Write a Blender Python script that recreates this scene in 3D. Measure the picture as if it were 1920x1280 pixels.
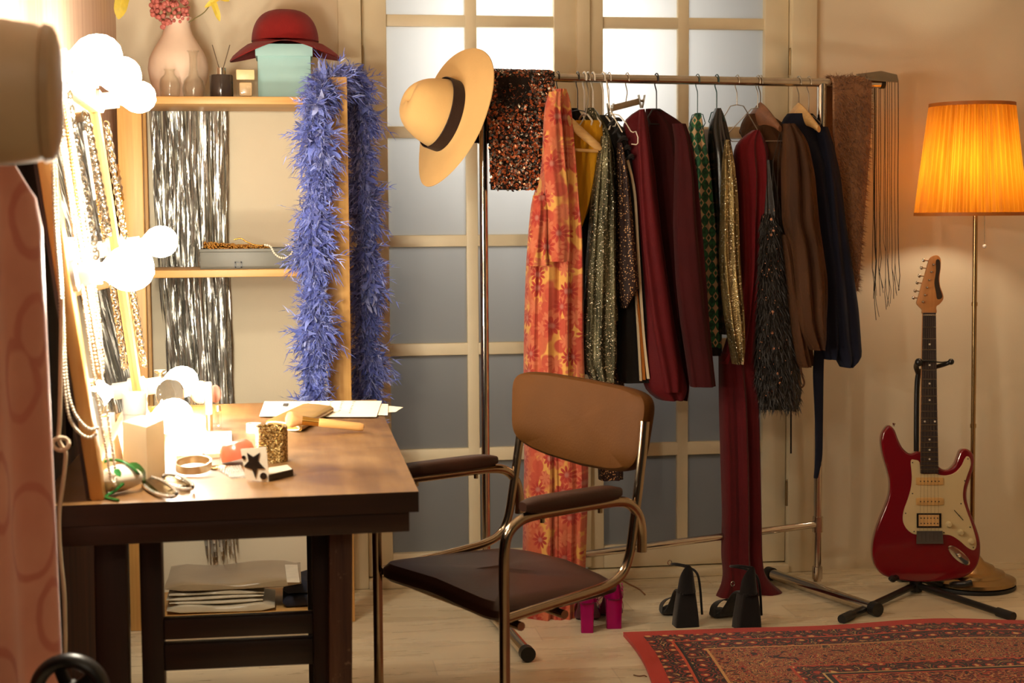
import bpy, bmesh, math, random
import numpy as np
from mathutils import Vector, Matrix
from math import sin, cos, pi, radians, sqrt, atan2

sc = bpy.context.scene
COL = sc.collection
for o in list(bpy.data.objects):
    bpy.data.objects.remove(o)
rng = random.Random(7)

# ------------------------------------------------------------------ camera
FPX = 2933.0
PITCH, YAW, ROLL, CAMH = radians(4.63), radians(8.075), radians(-0.38), 1.2
_cy, _sy, _cp, _sp = cos(YAW), sin(YAW), cos(PITCH), sin(PITCH)
FW = np.array([_sy * _cp, _cy * _cp, -_sp])
_R0 = np.array([_cy, -_sy, 0.0])
_U0 = np.cross(_R0, FW)
RT = cos(ROLL) * _R0 + sin(ROLL) * _U0
UP = np.cross(RT, FW)
CAM = np.array([0.0, 0.0, CAMH])
cd = bpy.data.cameras.new('camera')
cam = bpy.data.objects.new('camera', cd)
COL.objects.link(cam)
M = Matrix.Identity(4)
for i in range(3):
    M[i][0], M[i][1], M[i][2] = RT[i], UP[i], -FW[i]
M[2][3] = CAMH
cam.matrix_world = M
cd.sensor_width = 36.0
cd.lens = FPX / 1920 * 36.0
cd.clip_start = 0.05
cd.dof.use_dof = True
cd.dof.focus_distance = 4.2
cd.dof.aperture_fstop = 7.0
sc.camera = cam

# ------------------------------------------------------------------ world, exposure, big lights
w = bpy.data.worlds.new('world')
sc.world = w
w.use_nodes = True
w.node_tree.nodes['Background'].inputs[0].default_value = (1.0, 0.82, 0.62, 1)
w.node_tree.nodes['Background'].inputs[1].default_value = 0.03
sc.view_settings.view_transform = 'Standard'
sc.view_settings.look = 'None'
sc.view_settings.gamma = 1
sc.view_settings.use_curve_mapping = False
sc.view_settings.exposure = 0.12
sc.cycles.use_denoising = True
sc.cycles.max_bounces = 8
sc.cycles.transparent_max_bounces = 12
sc.cycles.caustics_reflective = False
sc.cycles.caustics_refractive = False
sc.cycles.sample_clamp_indirect = 6.0
BULB_STRENGTH = 235.0
LAMP_POWER = 11.0


def area_light(name, loc, target, sx, sy, power, color):
    ld = bpy.data.lights.new(name, 'AREA')
    ld.shape = 'RECTANGLE'
    ld.size, ld.size_y = sx, sy
    ld.energy = power
    ld.color = color
    lo = bpy.data.objects.new(name, ld)
    COL.objects.link(lo)
    lo.location = loc
    d = Vector(target) - Vector(loc)
    lo.rotation_euler = d.to_track_quat('-Z', 'Y').to_euler()
    return lo


# lamp of the room behind the frosted glass doors (high up on the far side)
area_light('back_room_lamp', (0.84, 5.50, 1.74), (0.84, 5.03, 1.70), 0.28, 0.22, 14.0, (0.97, 0.97, 0.96))


# dim fill light added on the near side to lift the foreground, no fixture
area_light('near_fill_light', (0.25, -0.35, 2.5), (0.25, 2.4, 0.5), 0.8, 0.8, 6.5, (1.0, 0.84, 0.62))


# ------------------------------------------------------------------ pixel rays -> world
def ray(px, py):
    return FW + RT * ((px - 960) / FPX) - UP * ((py - 640) / FPX)


def pZ(px, py, z):
    d = ray(px, py)
    return CAM + d * ((z - CAMH) / d[2])


def pY(px, py, Y):
    d = ray(px, py)
    return CAM + d * (Y / d[1])


def pX(px, py, X):
    d = ray(px, py)
    return CAM + d * (X / d[0])


def pP(px, py, p0, n):
    d = ray(px, py)
    n = np.array(n, float)
    return CAM + d * (np.dot(np.array(p0, float) - CAM, n) / np.dot(d, n))


A3 = lambda *v: np.array(v, float)


def unit(v):
    v = np.array(v, float)
    return v / (np.linalg.norm(v) + 1e-12)


# ------------------------------------------------------------------ materials
def lin(c):
    if isinstance(c, str):
        c = c.lstrip('#')
        c = [int(c[i:i + 2], 16) for i in (0, 2, 4)]
    out = []
    for v in c[:3]:
        v = v / 255.0
        out.append(v / 12.92 if v <= 0.04045 else ((v + 0.055) / 1.055) ** 2.4)
    return (out[0], out[1], out[2], 1.0)


MATS = {}


class NT:
    """small node-tree writer"""

    def __init__(self, name):
        self.m = bpy.data.materials.new(name)
        self.m.use_nodes = True
        self.t = self.m.node_tree
        self.n = self.t.nodes
        self.b = self.n['Principled BSDF']
        self.out = self.n['Material Output']

    def new(self, typ, **kw):
        nd = self.n.new(typ)
        for k, v in kw.items():
            setattr(nd, k, v)
        return nd

    def put(self, sock, v):
        if isinstance(v, bpy.types.NodeSocket):
            self.t.links.new(v, sock)
        else:
            sock.default_value = v

    def coord(self, kind='Object'):
        return self.new('ShaderNodeTexCoord').outputs[kind]

    def mapping(self, vec, scale=(1, 1, 1), rot=(0, 0, 0), loc=(0, 0, 0)):
        mp = self.new('ShaderNodeMapping')
        self.put(mp.inputs['Vector'], vec)
        mp.inputs['Scale'].default_value = scale
        mp.inputs['Rotation'].default_value = rot
        mp.inputs['Location'].default_value = loc
        return mp.outputs[0]

    def noise(self, vec, scale=5.0, detail=3.0, rough=0.5):
        nd = self.new('ShaderNodeTexNoise')
        self.put(nd.inputs['Vector'], vec)
        nd.inputs['Scale'].default_value = scale
        nd.inputs['Detail'].default_value = detail
        nd.inputs['Roughness'].default_value = rough
        return nd

    def vor(self, vec, scale=5.0, feature='F1', rnd=1.0, dim='3D', metric='EUCLIDEAN'):
        nd = self.new('ShaderNodeTexVoronoi', feature=feature, voronoi_dimensions=dim, distance=metric)
        self.put(nd.inputs['Vector'], vec)
        nd.inputs['Scale'].default_value = scale
        nd.inputs['Randomness'].default_value = rnd
        return nd

    def math(self, op, a, b=0.0, c=0.0, clamp=False):
        nd = self.new('ShaderNodeMath', operation=op, use_clamp=clamp)
        self.put(nd.inputs[0], a)
        self.put(nd.inputs[1], b)
        self.put(nd.inputs[2], c)
        return nd.outputs[0]

    def ramp(self, fac, stops, interp='LINEAR'):
        nd = self.new('ShaderNodeValToRGB')
        cr = nd.color_ramp
        cr.interpolation = interp
        while len(cr.elements) < len(stops):
            cr.elements.new(0.5)
        for e, (p, c) in zip(cr.elements, stops):
            e.position = p
            e.color = c if len(c) == 4 and not isinstance(c, str) else lin(c)
        self.put(nd.inputs[0], fac)
        return nd.outputs[0]

    def mix(self, fac, a, b, mode='MIX'):
        nd = self.new('ShaderNodeMixRGB', blend_type=mode)
        self.put(nd.inputs[0], fac)
        self.put(nd.inputs[1], a)
        self.put(nd.inputs[2], b)
        return nd.outputs[0]

    def sep(self, vec):
        nd = self.new('ShaderNodeSeparateXYZ')
        self.put(nd.inputs[0], vec)
        return nd.outputs

    def comb(self, x=0.0, y=0.0, z=0.0):
        nd = self.new('ShaderNodeCombineXYZ')
        self.put(nd.inputs[0], x)
        self.put(nd.inputs[1], y)
        self.put(nd.inputs[2], z)
        return nd.outputs[0]

    def bump(self, h, strength=0.3, dist=0.01):
        nd = self.new('ShaderNodeBump')
        nd.inputs['Strength'].default_value = strength
        nd.inputs['Distance'].default_value = dist
        self.put(nd.inputs['Height'], h)
        self.put(self.b.inputs['Normal'], nd.outputs[0])

    def set(self, color=None, rough=None, metal=None, spec=None, trans=None, ior=None, sheen=None, coat=None, emit=None, emit_c=None):
        b = self.b.inputs
        for k, v in (('Base Color', color), ('Roughness', rough), ('Metallic', metal), ('Specular IOR Level', spec),
                     ('Transmission Weight', trans), ('IOR', ior), ('Sheen Weight', sheen), ('Coat Weight', coat),
                     ('Emission Strength', emit), ('Emission Color', emit_c)):
            if v is not None:
                self.put(b[k], v)
        return self.m


def plain(name, color, rough=0.5, metal=0.0, var=0.12, scale=18.0, bump=0.0, bscale=80.0, **kw):
    """colour with a little mottling and optional fine bump"""
    if name in MATS:
        return MATS[name]
    t = NT(name)
    c = lin(color)
    co = t.coord()
    nz = t.noise(co, scale, 4.0)
    d = tuple(v * (1 - var) for v in c[:3]) + (1,)
    l = tuple(min(1, v * (1 + var)) for v in c[:3]) + (1,)
    col = t.ramp(nz.outputs[0], [(0.3, d), (0.7, l)])
    t.set(color=col, rough=rough, metal=metal, **kw)
    if bump:
        nb = t.noise(co, bscale, 3.0)
        t.bump(nb.outputs[0], bump, 0.004)
    MATS[name] = t.m
    return t.m


def cloth(name, color, rough=0.9, var=0.15, weave=260.0, sheen=0.03, bump=0.25):
    if name in MATS:
        return MATS[name]
    t = NT(name)
    c = lin(color)
    co = t.coord()
    nz = t.noise(co, 9.0, 5.0)
    d = tuple(v * (1 - var) for v in c[:3]) + (1,)
    l = tuple(min(1, v * (1 + var)) for v in c[:3]) + (1,)
    t.set(color=t.ramp(nz.outputs[0], [(0.3, d), (0.7, l)]), rough=rough, sheen=sheen, spec=0.25)
    wv = t.noise(co, weave, 2.0)
    wr = t.noise(t.mapping(co, (9, 9, 2.2)), 3.0, 3.0)
    t.bump(t.math('ADD', t.math('MULTIPLY', wv.outputs[0], 0.25), wr.outputs[0]), bump, 0.012)
    MATS[name] = t.m
    return t.m


def wood(name, dark, light, axis=2, rough=0.5, ring=26.0, bump=0.12, wear=None, coat=0.0, spec=0.5):
    if name in MATS:
        return MATS[name]
    t = NT(name)
    co = t.coord()
    s = [ring, ring, ring]
    s[axis] = ring * 0.07
    nz = t.noise(t.mapping(co, tuple(s)), 1.0, 5.0, 0.6)
    s2 = [v * 6 for v in s]
    s2[axis] = s[axis] * 2
    fine = t.noise(t.mapping(co, tuple(s2)), 1.0, 2.0)
    f = t.math('ADD', t.math('MULTIPLY', nz.outputs[0], 0.75), t.math('MULTIPLY', fine.outputs[0], 0.25))
    col = t.ramp(f, [(0.32, dark), (0.66, light)])
    if wear:
        wn = t.noise(co, 55.0, 4.0, 0.7)
        col = t.mix(t.ramp(wn.outputs[0], [(0.60, (0, 0, 0, 1)), (0.70, (1, 1, 1, 1))]), col, lin(wear))
    t.set(color=col, rough=rough, coat=coat, spec=spec)
    t.bump(f, bump, 0.004)
    MATS[name] = t.m
    return t.m


def metal(name, color, rough=0.18, var=0.06):
    return plain(name, color, rough=rough, metal=1.0, var=var, scale=30)


def glass(name, color=(255, 255, 255), rough=0.02, ior=1.45):
    if name in MATS:
        return MATS[name]
    t = NT(name)
    nz = t.noise(t.coord(), 12.0)
    c = lin(color)
    col = t.ramp(nz.outputs[0], [(0.2, tuple(v * 0.96 for v in c[:3]) + (1,)), (0.8, c)])
    # thin-walled glass: clear straight through, mirror-like at grazing angles
    tr = t.new('ShaderNodeBsdfTransparent')
    t.put(tr.inputs[0], col)
    gl = t.new('ShaderNodeBsdfGlossy')
    gl.inputs['Roughness'].default_value = max(rough, 0.03)
    fr = t.new('ShaderNodeLayerWeight')
    fr.inputs[0].default_value = 0.5
    mx = t.new('ShaderNodeMixShader')
    t.put(mx.inputs[0], t.math('ADD', t.math('MULTIPLY', t.math('POWER', fr.outputs['Facing'], 3.0), 0.6), 0.03, clamp=True))
    t.t.links.new(tr.outputs[0], mx.inputs[1])
    t.t.links.new(gl.outputs[0], mx.inputs[2])
    t.t.links.new(mx.outputs[0], t.out.inputs[0])
    MATS[name] = t.m
    return t.m


# ------------------------------------------------------------------ mesh builder
class MB:
    def __init__(self):
        self.v, self.f, self.s, self.mi = [], [], [], []

    def add(self, verts, faces, smooth=False, mi=0):
        o = len(self.v)
        self.v.extend([tuple(float(c) for c in p) for p in verts])
        for fc in faces:
            self.f.append(tuple(i + o for i in fc))
            self.s.append(smooth)
            self.mi.append(mi)
        return self

    def from_bm(self, bm, T=None, smooth=True, mi=0):
        bm.verts.ensure_lookup_table()
        vs = [np.array(v.co) for v in bm.verts]
        if T is not None:
            vs = [T(p) for p in vs]
        bm.verts.index_update()
        self.add(vs, [[v.index for v in f.verts] for f in bm.faces], smooth, mi)
        bm.free()
        return self

    def box(self, c, size, R=None, bev=0.0, seg=2, mi=0):
        """axis box centred at c; R = 3 column axes"""
        bm = bmesh.new()
        bmesh.ops.create_cube(bm, size=1.0)
        for v in bm.verts:
            v.co = Vector((v.co.x * size[0], v.co.y * size[1], v.co.z * size[2]))
        if bev > 0:
            bmesh.ops.bevel(bm, geom=list(bm.edges), offset=min(bev, min(size) * 0.49), segments=seg, profile=0.5, affect='EDGES')
        c = np.array(c, float)
        if R is None:
            T = lambda p: p + c
        else:
            R = [np.array(a, float) for a in R]
            T = lambda p: c + R[0] * p[0] + R[1] * p[1] + R[2] * p[2]
        return self.from_bm(bm, T, bev > 0, mi)

    def beam(self, a, b, wdt, thk, side, bev=0.002, mi=0):
        """bar from a to b; wdt along `side` (made perpendicular), thk along the third axis"""
        a, b = np.array(a, float), np.array(b, float)
        L = np.linalg.norm(b - a)
        z = (b - a) / L
        x = np.array(side, float)
        x = unit(x - z * np.dot(x, z))
        y = np.cross(z, x)
        return self.box((a + b) / 2, (wdt, thk, L), (x, y, z), bev, 2, mi)

    def loft(self, rings, closed=True, cap0=False, cap1=False, smooth=True, mi=0):
        n = len(rings[0])
        vs = [p for r in rings for p in r]
        fs = []
        m = n if closed else n - 1
        for i in range(len(rings) - 1):
            for j in range(m):
                k = (j + 1) % n
                fs.append((i * n + j, i * n + k, (i + 1) * n + k, (i + 1) * n + j))
        if cap0:
            fs.append(tuple(range(n - 1, -1, -1)))
        if cap1:
            o = (len(rings) - 1) * n
            fs.append(tuple(range(o, o + n)))
        return self.add(vs, fs, smooth, mi)

    def tube(self, pts, r, n=10, closed=False, caps=True, mi=0):
        pts = [np.array(p, float) for p in pts]
        m = len(pts)
        rad = r if hasattr(r, '__len__') else [r] * m
        rings = []
        up = None
        for i in range(m):
            if closed:
                t = unit(pts[(i + 1) % m] - pts[i - 1])
            else:
                t = unit(pts[min(i + 1, m - 1)] - pts[max(i - 1, 0)])
            if up is None:
                a = A3(0, 0, 1) if abs(t[2]) < 0.9 else A3(1, 0, 0)
                up = unit(a - t * np.dot(a, t))
            else:
                up = unit(up - t * np.dot(up, t))
            bi = np.cross(t, up)
            rings.append([pts[i] + (up * cos(2 * pi * k / n) + bi * sin(2 * pi * k / n)) * rad[i] for k in range(n)])
        if closed:
            rings.append(rings[0])
            return self.loft(rings, mi=mi)
        return self.loft(rings, True, caps, caps, True, mi)

    def lathe(self, prof, c, axis=(0, 0, 1), n=32, mod=None, mi=0, cap0=False, cap1=False, ref=None):
        """prof: (r, h) pairs along axis from c"""
        z = unit(axis)
        a = A3(1, 0, 0) if abs(z[0]) < 0.9 else A3(0, 1, 0)
        if ref is not None:
            a = np.array(ref, float)
        x = unit(a - z * np.dot(a, z))
        y = np.cross(z, x)
        c = np.array(c, float)
        rings = []
        for r, h in prof:
            ring = []
            for k in range(n):
                th = 2 * pi * k / n
                rr, hh = (r, h) if mod is None else mod(r, h, th)
                ring.append(c + x * (cos(th) * rr) + y * (sin(th) * rr) + z * hh)
            rings.append(ring)
        return self.loft(rings, True, cap0, cap1, True, mi)

    def ball(self, c, r, nu=12, nv=8, R=None, mi=0):
        rx, ry, rz = r if hasattr(r, '__len__') else (r, r, r)
        c = np.array(c, float)
        X, Y, Z = (A3(1, 0, 0), A3(0, 1, 0), A3(0, 0, 1)) if R is None else [np.array(a, float) for a in R]
        vs = [c - Z * rz]
        for i in range(1, nv):
            ph = -pi / 2 + pi * i / nv
            for j in range(nu):
                th = 2 * pi * j / nu
                vs.append(c + X * (rx * cos(ph) * cos(th)) + Y * (ry * cos(ph) * sin(th)) + Z * (rz * sin(ph)))
        vs.append(c + Z * rz)
        fs = [(0, 1 + (j + 1) % nu, 1 + j) for j in range(nu)]
        for i in range(nv - 2):
            for j in range(nu):
                a = 1 + i * nu + j
                b = 1 + i * nu + (j + 1) % nu
                fs.append((a, b, b + nu, a + nu))
        l = len(vs) - 1
        o = 1 + (nv - 2) * nu
        fs += [(o + j, o + (j + 1) % nu, l) for j in range(nu)]
        return self.add(vs, fs, True, mi)

    def prism(self, poly, off, bev=0.0, seg=3, mi=0, smooth=False):
        """closed polygon (3D points) swept by vector off; bevels the front and back rims"""
        bm = bmesh.new()
        vs = [bm.verts.new(tuple(p)) for p in poly]
        f = bm.faces.new(vs)
        r = bmesh.ops.extrude_face_region(bm, geom=[f])
        nv = [g for g in r['geom'] if isinstance(g, bmesh.types.BMVert)]
        for v in nv:
            v.co += Vector(tuple(off))
        bmesh.ops.recalc_face_normals(bm, faces=bm.faces)
        if bev > 0:
            bm.normal_update()
            ed = [e for e in bm.edges if len(e.link_faces) == 2 and sum(len(q.verts) > 4 for q in e.link_faces) == 1]
            bmesh.ops.bevel(bm, geom=ed, offset=bev, segments=seg, profile=0.5, affect='EDGES')
        return self.from_bm(bm, None, smooth or bev > 0, mi)

    def grid(self, P, nu, nv, smooth=True, mi=0, thick=0.0, nrm=None):
        """P(u,v) sheet, u,v in 0..1; with thick it becomes a closed slab"""
        pts = [[np.array(P(i / nu, j / nv), float) for i in range(nu + 1)] for j in range(nv + 1)]
        if thick == 0:
            vs = [p for r in pts for p in r]
            fs = []
            for j in range(nv):
                for i in range(nu):
                    a = j * (nu + 1) + i
                    fs.append((a, a + 1, a + nu + 2, a + nu + 1))
            return self.add(vs, fs, smooth, mi)
        n = np.array(nrm, float)
        W = nu + 1
        H = nv + 1
        vs = [p for r in pts for p in r] + [p - n * thick for r in pts for p in r]
        N = W * H
        fs = []
        for j in range(nv):
            for i in range(nu):
                a = j * W + i
                fs.append((a, a + 1, a + W + 1, a + W))
                fs.append((N + a + W, N + a + W + 1, N + a + 1, N + a))
        for i in range(nu):
            fs.append((i + 1, i, N + i, N + i + 1))
            b = nv * W + i
            fs.append((b, b + 1, N + b + 1, N + b))
        for j in range(nv):
            a = j * W
            fs.append((a, a + W, N + a + W, N + a))
            b = j * W + nu
            fs.append((b + W, b, N + b, N + b + W))
        return self.add(vs, fs, smooth, mi)

    def build(self, name, mats, parent=None, base=None, angle=38):
        root = parent
        while root is not None and root.parent is not None:
            root = root.parent
        va = np.array(self.v)
        if root is not None:
            org = np.array(root.location)
        elif base is not None:
            org = np.array(base, float)
        else:
            lo, hi = va.min(0), va.max(0)
            org = A3((lo[0] + hi[0]) / 2, (lo[1] + hi[1]) / 2, lo[2])
        me = bpy.data.meshes.new(name)
        me.from_pydata([tuple(p) for p in (va - org)], [], self.f)
        me.polygons.foreach_set('use_smooth', self.s)
        me.polygons.foreach_set('material_index', self.mi)
        for m in (mats if isinstance(mats, (list, tuple)) else [mats]):
            me.materials.append(m)
        me.update()
        if any(self.s):
            try:
                me.set_sharp_from_angle(angle=radians(angle))
            except Exception:
                pass
        ob = bpy.data.objects.new(name, me)
        COL.objects.link(ob)
        if parent is not None:
            ob.parent = parent
        else:
            ob.location = tuple(org)
        return ob


def tag(o, label, cat, group=None, kind=None):
    o['label'] = label
    o['category'] = cat
    if group:
        o['group'] = group
    if kind:
        o['kind'] = kind
    return o


def thing(name, label, cat, loc, group=None):
    o = bpy.data.objects.new(name, None)
    o.empty_display_size = 0.05
    COL.objects.link(o)
    o.location = tuple(float(v) for v in loc)
    return tag(o, label, cat, group)


def struct(mb, name, mats, parent=None, label=None):
    o = mb.build(name, mats, parent)
    if parent is None:
        o['kind'] = 'structure'
    if label:
        o['label'] = label
    return o


def smoothpath(pts, k=6, closed=False):
    pts = [np.array(p, float) for p in pts]
    n = len(pts)
    out = []
    segs = n if closed else n - 1
    for i in range(segs):
        if closed:
            p0, p1, p2, p3 = pts[i - 1], pts[i], pts[(i + 1) % n], pts[(i + 2) % n]
        else:
            p0, p1, p2, p3 = pts[max(i - 1, 0)], pts[i], pts[i + 1], pts[min(i + 2, n - 1)]
        for j in range(k):
            t = j / k
            out.append(0.5 * ((2 * p1) + (-p0 + p2) * t + (2 * p0 - 5 * p1 + 4 * p2 - p3) * t * t + (-p0 + 3 * p1 - 3 * p2 + p3) * t ** 3))
    if not closed:
        out.append(pts[-1])
    return out


def along(pts, step):
    """points every `step` along a polyline"""
    pts = [np.array(p, float) for p in pts]
    out = [pts[0]]
    carry = 0.0
    for a, b in zip(pts[:-1], pts[1:]):
        L = np.linalg.norm(b - a)
        d = step - carry
        while d <= L:
            out.append(a + (b - a) * (d / L))
            d += step
        carry = L - (d - step)
    return out


def interp(xs, ys, x):
    return float(np.interp(x, xs, ys))
# ================================================================== THE SETTING
YB = 5.0          # back wall plane
XL = -0.515       # wall beside the mirror
m_wall = plain('cream_wall', (228, 213, 184), 0.75, var=0.05, scale=3.0, bump=0.08, bscale=240)
m_trim = plain('cream_paint', (226, 210, 176), 0.45, var=0.05, scale=6.0, bump=0.06, bscale=160)
m_ceil = plain('ceiling_white', (225, 215, 200), 0.9, var=0.03)


def wall_left_mat():
    t = NT('pink_brown_boards')
    co = t.coord()
    nz = t.noise(t.mapping(co, (1, 26, 0.5)), 1.0, 4.0)
    fine = t.noise(t.mapping(co, (1, 120, 1.5)), 1.0, 2.0)
    f = t.math('ADD', t.math('MULTIPLY', nz.outputs[0], 0.7), t.math('MULTIPLY', fine.outputs[0], 0.3))
    t.set(color=t.ramp(f, [(0.3, (206, 164, 138)), (0.7, (232, 200, 174))]), rough=0.55)
    t.bump(f, 0.15, 0.004)
    return t.m


def floor_mat():
    t = NT('white_floorboards')
    co = t.coord()
    x, y, z = t.sep(co)
    bx = t.math('MULTIPLY', y, 1 / 0.14)
    row = t.math('FLOOR', bx)
    fr = t.math('FRACT', bx)
    gap = t.math('GREATER_THAN', t.math('ABSOLUTE', t.math('SUBTRACT', fr, 0.5)), 0.493)
    sx = t.math('FRACT', t.math('ADD', t.math('MULTIPLY', x, 0.8), t.math('MULTIPLY', row, 0.37)))
    gap2 = t.math('GREATER_THAN', t.math('ABSOLUTE', t.math('SUBTRACT', sx, 0.5)), 0.4985)
    g = t.math('MAXIMUM', gap, gap2)
    nz = t.noise(t.mapping(co, (1.4, 9, 1)), 2.5, 5.0, 0.6)
    tone = t.new('ShaderNodeTexWhiteNoise', noise_dimensions='1D')
    t.put(tone.inputs['W'], t.math('ADD', row, t.math('FLOOR', t.math('ADD', t.math('MULTIPLY', x, 0.8), t.math('MULTIPLY', row, 0.37)))))
    f = t.math('ADD', t.math('MULTIPLY', nz.outputs[0], 0.7), t.math('MULTIPLY', tone.outputs[0], 0.3))
    col = t.ramp(f, [(0.25, (204, 186, 152)), (0.7, (228, 212, 180))])
    col = t.mix(t.math('MULTIPLY', g, 0.25), col, lin((120, 98, 74)))
    t.set(color=col, rough=t.ramp(nz.outputs[0], [(0.3, (0.22, 0.22, 0.22, 1)), (0.8, (0.42, 0.42, 0.42, 1))]), spec=0.45)
    t.bump(t.math('SUBTRACT', t.math('MULTIPLY', nz.outputs[0], 0.3), g), 0.15, 0.003)
    return t.m


def pane_mat():
    t = NT('frosted_glass')
    nz = t.noise(t.coord(), 3.0, 2.0)
    col = t.ramp(nz.outputs[0], [(0.2, (0.83, 0.81, 0.77, 1)), (0.8, (0.88, 0.86, 0.82, 1))])
    tr = t.new('ShaderNodeBsdfTranslucent')
    t.put(tr.inputs[0], col)
    t.set(color=t.mix(0.55, col, (0, 0, 0, 1)), rough=0.35, spec=0.4)
    mx = t.new('ShaderNodeMixShader')
    mx.inputs[0].default_value = 0.72
    t.t.links.new(t.b.outputs[0], mx.inputs[1])
    t.t.links.new(tr.outputs[0], mx.inputs[2])
    t.t.links.new(mx.outputs[0], t.out.inputs[0])
    return t.m


m_pane = pane_mat()
ZC = 2.7
fl = MB().box((1.24, 2.6, -0.05), (3.9, 7.0, 0.1))
struct(fl, 'floor', floor_mat())
struct(MB().box((1.24, 2.1, ZC + 0.05), (3.9, 6.0, 0.1)), 'ceiling', m_ceil)
struct(MB().box((XL - 0.05, 2.05, ZC / 2), (0.1, 5.9, ZC)), 'wall_left', wall_left_mat())
struct(MB().box((3.05, 2.05, ZC / 2), (0.1, 5.9, ZC)), 'wall_right', m_wall)

wn = MB().box((XL + 0.009, 2.05, 0.67), (0.018, 5.86, 1.34), None, 0.002)  # dark sheet added over the wall, standing in for shade around the mirror
struct(wn, 'wall_shade_panel', wood('wall_shade_dark', (44, 22, 14), (78, 40, 26), 2, 0.8, 14, 0.15, spec=0.1))

xs = [pY(x, 500, YB)[0] for x in (640, 683, 730.5, 877, 899, 1042, 1086, 1104, 1133, 1273.5, 1294.5, 1434, 1479, 1525)]
X_JL, X_D0, X_P0, X_P1, X_P2, X_P3, X_D1, X_E0, X_Q0, X_Q1, X_Q2, X_Q3, X_E1, X_JR = xs
ZTOP = 2.06
wb = MB()
wb.box(((XL + X_JL) / 2, YB + 0.05, ZC / 2), (X_JL - XL, 0.1, ZC))
wb.box(((X_JR + 3.0) / 2, YB + 0.05, ZC / 2), (3.0 - X_JR, 0.1, ZC))
wb.box(((X_JL + X_JR) / 2, YB + 0.05, (ZTOP + 0.06 + ZC) / 2), (X_JR - X_JL, 0.1, ZC - ZTOP - 0.06))
struct(wb, 'wall_back', m_wall)
# far side of the doors: a plain closed-off room so that the panes are lit by its lamp only
rb = MB()
rb.box((0.9, 5.62, 0.003), (2.6, 1.0, 0.005)).box((0.9, 6.15, ZC / 2), (2.6, 0.1, ZC)).box((-0.4, 5.6, ZC / 2), (0.1, 1.0, ZC)).box((2.2, 5.6, ZC / 2), (0.1, 1.0, ZC)).box((0.9, 5.6, ZC + 0.05), (2.7, 1.2, 0.1))
struct(rb, 'wall_far', plain('far_room_paint', (44, 43, 42), 0.9))
# jambs, head and threshold
for nm, a, b in (('trim_1', X_JL, X_D0), ('trim_2', X_E1, X_JR)):
    mb = MB().box(((a + b) / 2, YB + 0.035, (ZTOP + 0.06) / 2), (b - a, 0.11, ZTOP + 0.06), None, 0.004)
    struct(mb, nm, m_trim)
struct(MB().box(((X_D0 + X_E1) / 2, YB + 0.035, ZTOP + 0.03), (X_E1 - X_D0, 0.11, 0.06), None, 0.003), 'trim_3', m_trim)
struct(MB().box(((X_D0 + X_E1) / 2, YB + 0.03, 0.014), (X_E1 - X_D0, 0.12, 0.028), None, 0.004), 'trim_4', m_trim)

zr = [pY(800, y, YB)[2] for y in (25.6, 48, 236, 258, 441, 463, 645, 668, 844, 869, 1038)]
BARS = [(zr[1], zr[0]), (zr[3], zr[2]), (zr[5], zr[4]), (zr[7], zr[6]), (zr[9], zr[8])]
m_hinge = metal('worn_brass', (150, 128, 92), 0.4)


def french_door(idx, x0, x1, p0, p1, p2, p3, hinge_x):
    z0, ztop = 0.032, ZTOP - 0.003
    yf, dp = YB + 0.012, 0.04
    yc = yf + dp / 2
    mb = MB()
    mb.box(((x0 + p0) / 2 + 0.001, yc, (z0 + ztop) / 2), (p0 - x0 - 0.002, dp, ztop - z0), None, 0.003)
    mb.box(((p3 + x1) / 2 - 0.001, yc, (z0 + ztop) / 2), (x1 - p3 - 0.002, dp, ztop - z0), None, 0.003)
    mb.box(((p0 + p3) / 2, yc, (z0 + zr[10]) / 2), (p3 - p0, dp, zr[10] - z0), None, 0.003)
    mb.box(((p0 + p3) / 2, yc, ztop - 0.05), (p3 - p0, dp, 0.1), None, 0.003)
    fr = struct(mb, 'door_%d' % idx, m_trim)
    mm = MB()
    for a, b in BARS:
        mm.box(((p0 + p3) / 2, yc + 0.004, (a + b) / 2), (p3 - p0 + 0.004, dp * 0.6, b - a), None, 0.004)
    mm.box(((p1 + p2) / 2, yc + 0.0035, (zr[10] + ztop - 0.1) / 2), (p2 - p1, dp * 0.62, ztop - 0.1 - zr[10] + 0.004), None, 0.004)
    mm.build('muntins', m_trim, fr)
    pn = MB()
    zb = [zr[10]] + [v for a, b in reversed(BARS) for v in (a, b)] + [ztop - 0.1]
    for xa, xb in ((p0, p1), (p2, p3)):
        for k in range(0, len(zb), 2):
            pn.box(((xa + xb) / 2, yc + 0.008, (zb[k] + zb[k + 1]) / 2), (xb - xa + 0.008, 0.004, zb[k + 1] - zb[k] + 0.008))
    p = pn.build('panes', m_pane, fr)
    p['label'] = 'frosted glass panes lit from the room behind'
    for zz in (pY(1480, 118, YB)[2], pY(1480, 925, YB)[2]):
        hb = MB().tube([(hinge_x, YB - 0.001, zz - 0.04), (hinge_x, YB - 0.001, zz + 0.04)], 0.007, 10)
        hb.ball((hinge_x, YB - 0.001, zz + 0.043), 0.006, 8, 6)
        hb.build('hinge', m_hinge, fr)
    return fr


french_door(1, X_D0, X_D1, X_P0, X_P1, X_P2, X_P3, X_D0)
d2 = french_door(2, X_E0, X_E1, X_Q0, X_Q1, X_Q2, X_Q3, X_E1)
MB().box(((X_D1 + X_E0) / 2, YB + 0.016, 1.03), (X_E0 - X_D1 + 0.012, 0.045, 1.98), None, 0.006).build('astragal', m_trim, d2)

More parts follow.
